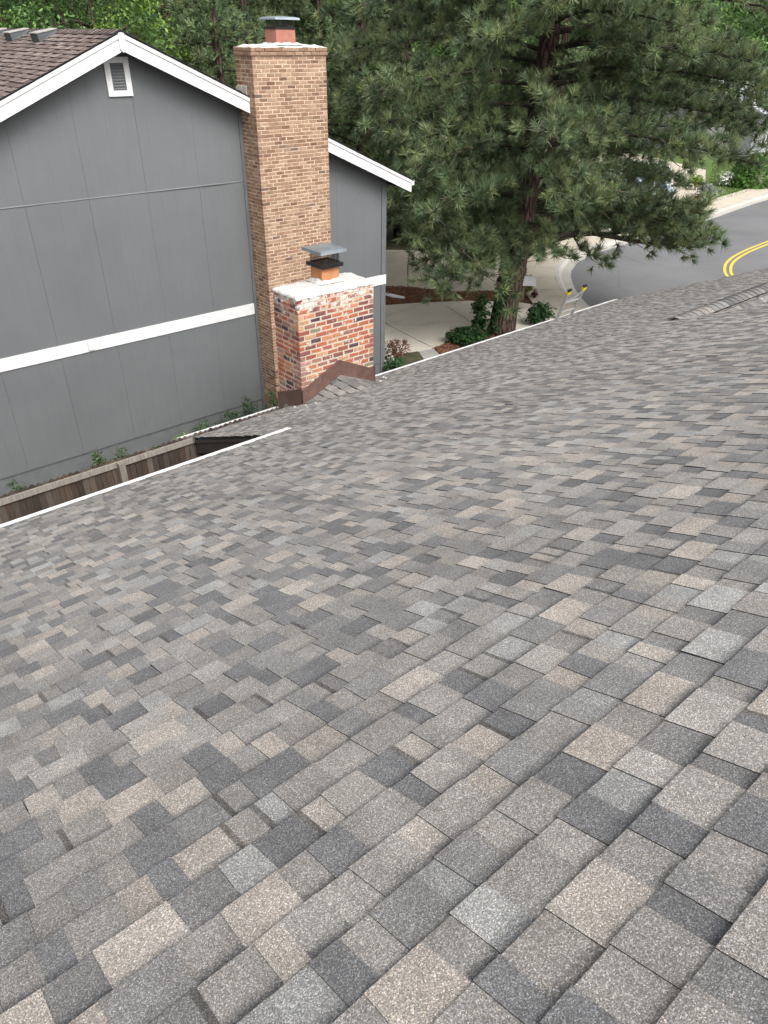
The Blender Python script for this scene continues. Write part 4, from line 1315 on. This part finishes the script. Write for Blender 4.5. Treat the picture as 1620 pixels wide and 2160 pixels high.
leafy_tree("young_tree", "yellow green treetop showing over the right verge of the gable", (14.05, 27.6, 0), 7.35, .95, br, GR3, 40, 70, .13, .42, G_, .07)
leafy_tree("leafy_tree", "bright green broadleaf tree between tall brick chimney and big pine", (24.9, 31.8, 0), 13.6, 3.2, br, GR1+GR3, 110, 110, .20, .85, G_)
leafy_tree("leafy_tree", "far broadleaf tree showing through gaps left of the pine trunk", (33.4, 32.0, 0), 13.5, 4.2, br, GR1, 110, 100, .22, .95, "far trees over the street")
leafy_tree("leafy_tree", "far broadleaf tree behind the right half of the pine", (54.0, 34.5, 0), 13.0, 5.0, br, GR2+GR1, 110, 100, .26, 1.1, "far trees over the street")
leafy_tree("leafy_tree", "far light green tree at the top right corner", (77.0, 36.0, 0), 14.5, 6.0, br, GR1, 120, 100, .32, 1.3, "far trees over the street")

def bg_pine(label, base, h, rad, seed, n=46, dense=1.0, z0f=.12, group=G_):
    r = np.random.default_rng(seed)
    x, y = base
    tr = [(x, y, -.1, .30), (x+.1, y, h*.3, .25), (x+.15, y+.1, h*.6, .17), (x+.1, y+.1, h, .03)]
    reach = lambda z, az: rad*(1-max(0, (z-h*.35)/(h*.68)))**.8*(.85+.25*math.sin(az*2+seed))
    lim = make_limbs(tr, r, n, h*z0f, h*.97, reach, .15, .30)
    return pine("pine_tree", label, (x, y, 0), tr, lim, r, (18, .30, .046, 6, (10, 75)), NEC[:4], sec_gap=.30/dense, sec_len=(.7, 1.7), group=group, secw=False, tstep=.27, bare=.15)
bg_pine("dark pine with bare grey trunk behind the right verge of the gable", (15.6, 31.5), 13.0, 4.0, 101)
bg_pine("bushy pine directly behind the tall chimney cap", (19.2, 31.6), 13.5, 4.8, 102, 52, 1.15)
bg_pine("pine left of the tall chimney showing dead twigs", (14.7, 26.2), 10.5, 3.2, 103, 46)
bg_pine("pine right behind the tall brick chimney", (22.0, 30.2), 13.0, 4.4, 104, 50, 1.1)
bg_pine("dense pine touching the white verge right of the tall chimney", (18.4, 22.9), 11.5, 3.6, 105, 50, 1.15)
bg_pine("pine half hidden behind the left side of the big pine", (22.6, 25.4), 13.5, 4.4, 106, 52, 1.1)
bg_pine("far pine behind the trunk of the big pine", (38.5, 30.0), 14.0, 4.5, 107, 46, 1.0, group="far trees over the street")

def shrub(name, label, base, rad, h, r, cols, nc, per, leaf, cat="shrub", group=None, crad=None, stems=5, mat='leaf'):
    root = thing(name, label, cat, base, group); b = np.array(base, float)
    sb = MB()
    for q in range(stems):
        a = r.uniform(0, 6.28); e = b+np.array([math.cos(a)*rad*.55, math.sin(a)*rad*.55, h*r.uniform(.6, .95)])
        sb.tube([tuple(b+np.array([0, 0, -.03])), tuple(b*.5+e*.5+np.array([0, 0, .05])), tuple(e)], [.012+.01*rad, .009, .004], 4)
    sb.build("stems", MAT['twig'], root)
    P, Nn = clumps(r, b+np.array([0, 0, h*.5]), np.array([rad, rad, h*.5])*.9, nc, per, crad or rad*.25, .35)
    P[:, 2] = np.maximum(P[:, 2], b[2]+.01)
    N = len(P); tone = np.repeat(r.uniform(.7, 1.35, (nc, 1)), per, axis=0)
    col = np.array(cols)[r.integers(0, len(cols), N)]*tone*r.uniform(.8, 1.25, (N, 1))
    leaves("foliage", P, Nn, col, root, r, leaf, mat)
    return root
DK = [(.028, .065, .022), (.035, .08, .026), (.022, .05, .018)]
IV = [(.035, .085, .028), (.045, .10, .03), (.028, .065, .024)]
# screen of evergreen shrubs behind the drives
for i, (x, y, rr, hh) in enumerate(((17.4, 24.6, 1.6, 3.6), (20.2, 25.6, 1.7, 4.2), (22.9, 24.3, 1.5, 3.2), (25.5, 22.6, 1.5, 3.0), (28.2, 21.2, 1.4, 2.6))):
    shrub("evergreen_shrub", ["tall dark evergreen shrub at the back end of the drive, nearest the grey house", "tallest dark evergreen shrub at the back of the drive", "dark evergreen shrub in the middle of the row behind the drives",
          "fourth dark evergreen shrub of the row behind the drives", "lowest evergreen shrub at the street end of the row"][i], (x, y, 0), rr, hh, br, DK, 75, 90, .15, group="evergreen shrubs behind the drives", crad=.5)
shrub("ivy_column", "upright ivy clad shoot left of the big pine trunk", (15.9, 14.25, .07), .20, 1.3, br, IV, 40, 26, .13, "ivy", crad=.15)
shrub("ivy_mound", "low dark ivy mound at the left foot of the big pine", (15.2, 14.0, .07), .66, .34, br, IV, 60, 30, .13, "ivy", crad=.2)
shrub("ivy_shrub", "small dark leafy shrub between the pine trunk and the ladder", (18.05, 13.75, .06), .34, .72, br, IV, 30, 26, .14, "shrub", crad=.18)
# ivy climbing the trunk
ivr = np.random.default_rng(9); P = []; Nn = []
for _ in range(650):
    z = ivr.uniform(.1, 3.4)*ivr.uniform(.4, 1) if ivr.random() < .3 else ivr.uniform(.8, 3.6)
    c, rad = trunk_at(MT, max(z, 0)); az = math.radians(176)+ivr.normal(0, .30)+.25*math.sin(z*2)
    d = np.array([math.cos(az), math.sin(az), 0]); P.append(c+d*(rad+ivr.uniform(.01, .12))); Nn.append(d+np.array([0, 0, .5])+ivr.normal(0, .3, 3))
ivy = leaves("climbing_ivy", np.array(P), np.array(Nn), np.array(IV)[ivr.integers(0, 3, len(P))]*ivr.uniform(.6, 1.3, (len(P), 1)), None, ivr, .12)
tag(ivy, "dark ivy climbing the left side of the big pine trunk", "ivy", None)
shrub("red_shrub", "rust red feathery shrub in the bed at the grey house corner", (12.72, 14.25, .07), .42, .62, br, [(.13, .055, .035), (.17, .075, .04), (.09, .04, .028)], 26, 36, .06, crad=.12)
shrub("white_flower_plant", "small plant with white blooms in the bed against the grey wall corner", (12.25, 14.05, .07), .2, .4, br, [(.7, .7, .68), (.06, .1, .04)], 14, 24, .06, "flower", crad=.08)
shrub("bed_plant", "dark low green plant at the corner of the grey wall below the brown flashing", (12.0, 13.55, .07), .32, .45, br, IV, 22, 26, .09, "plant", crad=.12)
shrub("fountain_grass", "yellow green grassy tuft at the mailbox post", (19.95, 16.1, .07), .42, .72, br, [(.20, .22, .05), (.15, .18, .04), (.26, .25, .08)], 34, 40, .10, "plant", crad=.14)
shrub("small_maroon_plant", "little maroon leaved plant on the tip of the mulch strip", (20.05, 15.55, .07), .14, .34, br, [(.10, .03, .03), (.14, .05, .04)], 9, 20, .07, "plant", crad=.07)
shrub("red_brown_shrub", "low red brown shrub seen between pine trunk and low bough", (24.7, 21.0, .05), .7, .5, br, [(.20, .09, .06), (.12, .08, .05), (.10, .12, .04)], 30, 36, .09, crad=.2)
# weeds between fence and wall
WD = [(.065, .115, .045), (.085, .135, .055), (.05, .09, .036)]
for x, y, rr, hh, c, lb in ((2.32, 12.9, .20, .80, WD, "round leafy green weed at the far left foot of the grey wall"), (3.92, 13.05, .08, 1.0, WD, "thin upright weed against the grey wall"),
                            (4.32, 12.9, .24, .85, WD, "feathery green weed left of the fence end"), (5.0, 12.9, .26, .62, WD+[(.3, .3, .2)], "straggly seeding weed behind the scalloped fence tops"),
                            (5.66, 12.9, .20, .72, GR3, "bright yellow green weed by the lean-to roof corner"), (6.15, 13.0, .30, .92, WD, "green ground ivy behind the lean-to eave, first clump"),
                            (6.75, 13.0, .36, 1.0, IV+WD, "green ground ivy behind the lean-to eave, second clump"), (7.35, 13.05, .38, 1.1, IV+WD, "green ground ivy behind the lean-to eave, third clump"),
                            (7.85, 12.9, .34, 1.25, IV+WD, "tall clump of ivy at the foot of the tan chimney")):
    shrub("weed", lb, (x, y, 0), rr, hh*.86, br, c, 24, 24, .062, "weed", group="weeds at the wall foot", crad=.11, stems=7)

# far side planting
def hedge_ball(name, label, base, rx, ry, rz, r, cols, n, leaf):
    root = thing(name, label, "hedge", base); b = np.array(base, float)
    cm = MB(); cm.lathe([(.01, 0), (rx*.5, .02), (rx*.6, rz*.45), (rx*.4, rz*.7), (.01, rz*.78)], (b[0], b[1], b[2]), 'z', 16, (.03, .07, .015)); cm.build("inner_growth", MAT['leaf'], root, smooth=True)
    d = r.normal(size=(n, 3)); d[:, 2] = np.abs(d[:, 2]); d /= np.linalg.norm(d, axis=1, keepdims=True)
    P = b+d*np.array([rx, ry, rz])*r.uniform(.72, 1.04, (n, 1))
    leaves("foliage", P, d+r.normal(0, .5, (n, 3)), np.array(cols)[r.integers(0, len(cols), n)]*r.uniform(.7, 1.3, (n, 1)), root, r, leaf)
HG = [(.06, .15, .02), (.08, .18, .025), (.05, .12, .02)]
hedge_ball("clipped_hedge", "rounded clipped green hedge on the far lawn at the right edge", (48.9, 22.3, .08), 2.1, 1.5, 1.75, br, HG, 7500, .19)
shrub("white_rose_bush", "bush with white blossoms left of the clipped hedge", (47.2, 23.2, .08), .75, .85, br, [(.75, .75, .72), (.6, .6, .55), (.10, .16, .05)], 40, 40, .12, "bush", crad=.22)
shrub("grey_shrub", "grey green lavender-like shrub on the far kerb bed", (42.2, 21.7, .12), .8, .75, br, [(.22, .24, .20), (.28, .29, .25), (.16, .18, .14)], 40, 40, .12, crad=.2)
shrub("orange_shrub", "small rust orange shrub in the far bed", (42.9, 22.3, .12), .45, .7, br, [(.28, .12, .04), (.15, .12, .05)], 24, 30, .10, crad=.15)
shrub("yellow_shrub", "yellow green shrub beside the far drive", (44.3, 23.6, .08), .55, 1.0, br, GR3, 26, 34, .12, crad=.18)
rs_ = random.Random(31)
for i, (x, y) in enumerate(((40.2, 21.15), (40.7, 21.1), (41.25, 21.18))):
    m_ = MB(); n = 7; a0 = rs_.uniform(0, 1)
    lo = [(x+.26*math.cos(a0+6.28*q/n)*rs_.uniform(.8, 1.1), y+.17*math.sin(a0+6.28*q/n)*rs_.uniform(.8, 1.1), .11) for q in range(n)]
    hi = [(x+(a-x)*.7, y+(b-y)*.7, .11+rs_.uniform(.16, .24)) for a, b, c in lo]
    m_.hexa(lo, hi)
    tag(m_.build("edging_stone", MAT['stone'], smooth=False), ["left", "middle", "right"][i]+" pale edging stone of the far mulch bed", "stone", "edging stones of the far bed")
# grass blades on the far lawn
gl = np.random.default_rng(3); n = 16000
gx = gl.uniform(41, 62, n); gy = 20.2+gl.uniform(0, 12, n)+(gx-41)*.09+.55
ok = (gy < 22.2+(gx-43)*.52); gx, gy = gx[ok], gy[ok]; n = len(gx)
a = gl.uniform(0, 6.28, n); hgt = gl.uniform(.05, .12, n); w = .03
B = np.stack([gx, gy, np.full(n, .08)], 1); dx = np.stack([np.cos(a)*w, np.sin(a)*w, np.zeros(n)], 1); tip = np.stack([gl.normal(0, .03, n), gl.normal(0, .03, n), hgt], 1)
V = np.stack([B-dx, B+dx, B+tip], 1).reshape(-1, 3)
gc = np.array([(.11, .17, .045), (.09, .145, .04), (.14, .19, .06)])[gl.integers(0, 3, n)]*gl.uniform(.8, 1.2, (n, 1))
tag(mesh_np("lawn_grass", V, np.arange(n*3).reshape(-1, 3), MAT['leaf'], None, gc, kind="stuff"), "short mown grass of the lawn across the street", "grass")
# distant wood closing the view
dr = np.random.default_rng(8); P = []; Nn = []; C = []
for i in range(330):
    az = math.radians(dr.uniform(-8, 100)); R_d = dr.uniform(95, 150); h = dr.uniform(9, 17); rad = dr.uniform(4, 7)
    c = np.array([math.cos(az)*R_d, math.sin(az)*R_d, h*.5]); k = 130
    d = dr.normal(size=(k, 3)); d /= np.linalg.norm(d, axis=1, keepdims=True)
    P.append(c+d*np.array([rad, rad, h*.5])*dr.uniform(.6, 1.0, (k, 1))); Nn.append(d+dr.normal(0, .5, (k, 3)))
    C.append(np.tile(np.array([(.05, .10, .035), (.04, .08, .03), (.065, .12, .04)])[dr.integers(0, 3)]*dr.uniform(.7, 1.2), (k, 1))*dr.uniform(.7, 1.3, (k, 1)))
wood = leaves("distant_wood", np.vstack(P), np.vstack(Nn), np.vstack(C), None, dr, 2.3, 'leaf', .8)
tag(wood, "far mass of green trees along the horizon", "wood", None, "stuff")

# ================================================================== LADDER
lad = thing("ladder", "grey extension ladder with yellow and black end caps leaning on the far eave", "ladder", (14.9, 11.4, 0))
def lp(sx, t):                                         # sx 0/1 rail, t along the ladder in metres from the ground
    f = Vector((14.62+.55*sx, 11.18, .0)); tp = Vector((14.17+.57*sx, 10.02, 2.68)); d = (tp-f).normalized()
    return f+d*t
LT = (lp(0, 0)-Vector((14.17, 10.02, 2.68))).length
for sx in (0, 1):
    m_ = MB(); m_.bar(lp(sx, 0), lp(sx, LT-.05), .035, .085, up=(1, 0, 0)); m_.build("rail", MAT['alu'], lad)
    m_ = MB(); m_.bar(lp(sx, LT-.12), lp(sx, LT-.03), .055, .10, mat=0, up=(1, 0, 0)); m_.bar(lp(sx, LT-.03), lp(sx, LT+.012), .058, .102, mat=1, up=(1, 0, 0)); m_.build("end_cap", [MAT['yplastic'], MAT['rubber']], lad)
t = .25
while t < LT-.15:
    m_ = MB(); a, b = lp(0, t), lp(1, t); m_.tube([tuple(a), tuple(b)], [.023, .023], 8); m_.build("rung", MAT['alu'], lad); t += .29
m_ = MB(); m_.bar(lp(0, LT-.32)+Vector((.28, 0, 0)), lp(1, LT-.14)+Vector((-.02, -.01, 0)), .03, .02); m_.bar(lp(0, LT-.34)+Vector((.02, 0, 0)), lp(0, LT-.32)+Vector((.28, 0, 0)), .03, .02); m_.build("brace", MAT['alu'], lad)

# ================================================================== MAILBOX, SHEET
mbx = thing("mailbox", "white twin mailbox on a weathered wooden post by the curb", "mailbox", (19.75, 15.55, .06))
m_ = MB(); m_.box(19.57, 19.67, 15.72, 15.82, 0, 1.12); m_.build("post", MAT['postwood'], mbx)
m_ = MB(); m_.bar((19.5, 15.87, .55), (19.68, 15.67, .55), .09, .09); m_.build("cross_arm", MAT['postwood'], mbx)
def mail_box(cx, cy, z, L=.62, w=.26, h=.32):
    ux, uy = .76, -.65; vx, vy = .65, .76
    m_ = MB(); n = 8
    prof = [(-w/2, 0), (w/2, 0)]+[(w/2*math.cos(math.pi*q/n), h-w/2+w/2*math.sin(math.pi*q/n)) for q in range(n+1)]
    A = [(cx-ux*L/2+vx*a, cy-uy*L/2+vy*a, z+b) for a, b in prof]; B = [(cx+ux*L/2+vx*a, cy+uy*L/2+vy*a, z+b) for a, b in prof]
    m_.hexa(A, B); o = m_.build("box", MAT['mailwhite'], mbx)
    m_ = MB(); k = 1.05
    A2 = [(cx+ux*(L/2+.002)+vx*a*k, cy+uy*(L/2+.002)+vy*a*k, z-.005+b*k) for a, b in prof]; B2 = [(cx+ux*(L/2+.018)+vx*a*k, cy+uy*(L/2+.018)+vy*a*k, z-.005+b*k) for a, b in prof]
    m_.hexa(A2, B2); m_.build("door", MAT['mailwhite'], o)
mail_box(19.62, 15.60, .60, .50, .22, .30); mail_box(19.50, 15.97, .66, .46, .2, .26)
m_ = MB()
q = [(16.22, 18.98), (16.42, 19.04), (16.62, 18.35), (16.50, 18.22), (16.30, 18.52)]
m_.hexa([(x, y, .105) for x, y in q], [(x, y, .125+.015*(i % 2)) for i, (x, y) in enumerate(q)])
m_.hexa([(x, y, .142) for x, y in ((16.29, 18.93), (16.37, 18.95), (16.40, 18.86), (16.32, 18.84))], [(x, y, .146) for x, y in ((16.29, 18.93), (16.37, 18.95), (16.40, 18.86), (16.32, 18.84))], mat=1)
tag(m_.build("discarded_sheet", [MAT['paper'], MAT['darkprint']]), "white flattened sheet lying on the bark mulch strip", "sheet")

# ================================================================== CARS
def car(name, label, loc, rotz, paint):
    root = thing(name, label, "car", loc); root.rotation_euler = (0, 0, rotz)
    def bl(mb, nm, mats, parent=root, smooth=False):
        me_loc = Vector(loc); v0 = mb.v
        off = Vector(parent_off(parent)); mb.v = [tuple(Vector(p)+off) for p in v0]
        return mb.build(nm, mats, parent, smooth)
    st = [(-2.20, .62, .42, .62), (-2.12, .80, .30, .86), (-1.6, .88, .24, .95), (-.6, .90, .22, .94), (.5, .90, .22, .93), (1.3, .89, .24, .88), (1.95, .84, .28, .78), (2.22, .66, .38, .66)]
    mb = MB(); V = []; n = 8
    for x, w, z0, z1 in st:
        zm = (z0+z1)/2
        V += [(x, -w*.86, z0), (x, -w, z0+.12), (x, -w, zm+.05), (x, -w*.90, z1), (x, w*.90, z1), (x, w, zm+.05), (x, w, z0+.12), (x, w*.86, z0)]
    F = [(i*n+j, i*n+(j+1) % n, (i+1)*n+(j+1) % n, (i+1)*n+j) for i in range(len(st)-1) for j in range(n)]
    F += [tuple(range(n))[::-1], tuple((len(st)-1)*n+j for j in range(n))]
    mb.poly(V, F); body = bl(mb, "body", paint, smooth=False)
    cab = [(-1.95, .74, .93, .93), (-1.45, .76, .94, 1.38), (-.6, .78, .93, 1.47), (.35, .77, .92, 1.43), (1.15, .74, .88, .90)]
    mb = MB(); V = []
    for x, w, z0, z1 in cab:
        wt = w-.14*(z1-z0)/.5
        V += [(x, -w, z0-.02), (x, -wt, z1), (x, wt, z1), (x, w, z0-.02)]
    F = [(i*4+j, i*4+j+1, (i+1)*4+j+1, (i+1)*4+j) for i in range(len(cab)-1) for j in (0, 1, 2)]
    mb.poly(V, F); bl(mb, "windows", MAT['glass'])
    mb = MB(); V = []
    for x, w, z0, z1 in cab[1:4]:
        wt = w-.14*(z1-z0)/.5+.012; V += [(x, -wt, z1-.04), (x, -wt*.96, z1+.022), (x, wt*.96, z1+.022), (x, wt, z1-.04)]
    F = [(i*4+j, i*4+j+1, (i+1)*4+j+1, (i+1)*4+j) for i in range(2) for j in (0, 1, 2)]+[(3, 2, 1, 0), (8, 9, 10, 11)]
    mb.poly(V, F); bl(mb, "roof", paint)
    for s in (-1, 1):
        mb = MB()
        for (xa, za, xb, zb) in ((-1.9, .95, -1.42, 1.40), (-.62, .94, -.55, 1.46), (.36, 1.43, 1.12, .91)):
            mb.bar((xa, s*.765, za), (xb, s*(.765-.12*(zb-za)/.5 if zb > za else .765), zb), .05, .06)
        bl(mb, "pillars", paint)
        mb = MB(); mb.box(-2.17, -2.02, s*.76-.09, s*.76+.05, .66, .86); bl(mb, "tail_light", MAT['redlamp'])
        mb = MB(); mb.box(2.02, 2.16, s*.62-.14, s*.62+.14, .55, .68); bl(mb, "headlight", MAT['galv'])
        mb = MB(); mb.box(.75, .92, s*.93-.08, s*.93+.08, .92, 1.04); bl(mb, "mirror", paint)
        for xw in (-1.38, 1.36):
            mb = MB(); mb.lathe([(.20, s*.66), (.32, s*.67), (.335, s*.72), (.335, s*.84), (.31, s*.895), (.21, s*.90)], (xw, 0, .33), 'y', 20); ty = bl(mb, "wheel", MAT['rubber'], smooth=True)
            mb = MB(); mb.lathe([(.21, s*.885), (.19, s*.87), (.06, s*.88), (.01, s*.885)], (xw, 0, .33), 'y', 20); bl(mb, "rim", MAT['rim'], ty, smooth=True)
    mb = MB(); mb.box(-2.245, -2.16, -.26, .26, .50, .64); bl(mb, "number_plate", MAT['galv'])
    mb = MB(); mb.box(-2.235, -2.10, -.70, .70, .40, .50); bl(mb, "bumper", MAT['rubber'])
    return root
car("parked_car", "white car with red tail light parked on the far drive behind the pine", (42.2, 25.9, .085), math.radians(62), MAT['carwhite'])
car("parked_car", "pale blue car glimpsed through the pine boughs at the far kerb", (37.2, 22.6, .085), math.radians(8), MAT['carblue'])

# ================================================================== FAR HOUSE
fh = thing("far_house", "house across the street with pale grey roof and grey walls", "house", (66, 33, 0))
m_ = MB(); m_.box(60.5, 74, 28.6, 42, 0, 3.1); m_.build("wall", MAT['greyhouse'], fh)
m_ = MB(); m_.hexa([(59.8, 27.9, 3.0), (74.8, 27.9, 3.0), (74.8, 35.2, 5.6), (59.8, 35.2, 5.6)], [(59.8, 27.9, 3.14), (74.8, 27.9, 3.14), (74.8, 35.2, 5.74), (59.8, 35.2, 5.74)]); m_.build("roof_slope", MAT['pale_roof'], fh)
m_ = MB(); m_.hexa([(59.8, 42.6, 3.0), (74.8, 42.6, 3.0), (74.8, 35.21, 5.6), (59.8, 35.21, 5.6)], [(59.8, 42.6, 3.14), (74.8, 42.6, 3.14), (74.8, 35.21, 5.74), (59.8, 35.21, 5.74)]); m_.build("roof_slope", MAT['pale_roof'], fh)
m_ = MB(); m_.hexa([(60.45, 28.6, 3.1), (60.45, 42, 3.1), (60.45, 35.2, 5.55)], [(60.49, 28.6, 3.1), (60.49, 42, 3.1), (60.49, 35.2, 5.55)]); m_.build("gable_wall", MAT['greyhouse'], fh)
m_ = MB(); m_.box(59.78, 74.8, 27.75, 27.89, 2.95, 3.1); m_.build("gutter", MAT['gutter_dark'], fh)
gd = MB(); gd.box(60.46, 60.499, 30.2, 35.0, .05, 2.35); gdo = gd.build("garage_door", MAT['white'], fh)
for q in range(4):
    m_ = MB(); m_.box(60.43, 60.459, 30.25, 34.95, .1+q*.565, .62+q*.565); m_.build("door_panel", MAT['white'], gdo)
for xw in (62.5, 67.0, 71.0):
    m_ = MB(); m_.box(xw, xw+1.5, 28.54, 28.599, .95, 2.2); wd = m_.build("window", MAT['white'], fh)
    m_ = MB(); m_.box(xw+.08, xw+.72, 28.52, 28.539, 1.03, 2.12); m_.box(xw+.78, xw+1.42, 28.52, 28.539, 1.03, 2.12); m_.build("pane", MAT['glass'], wd)
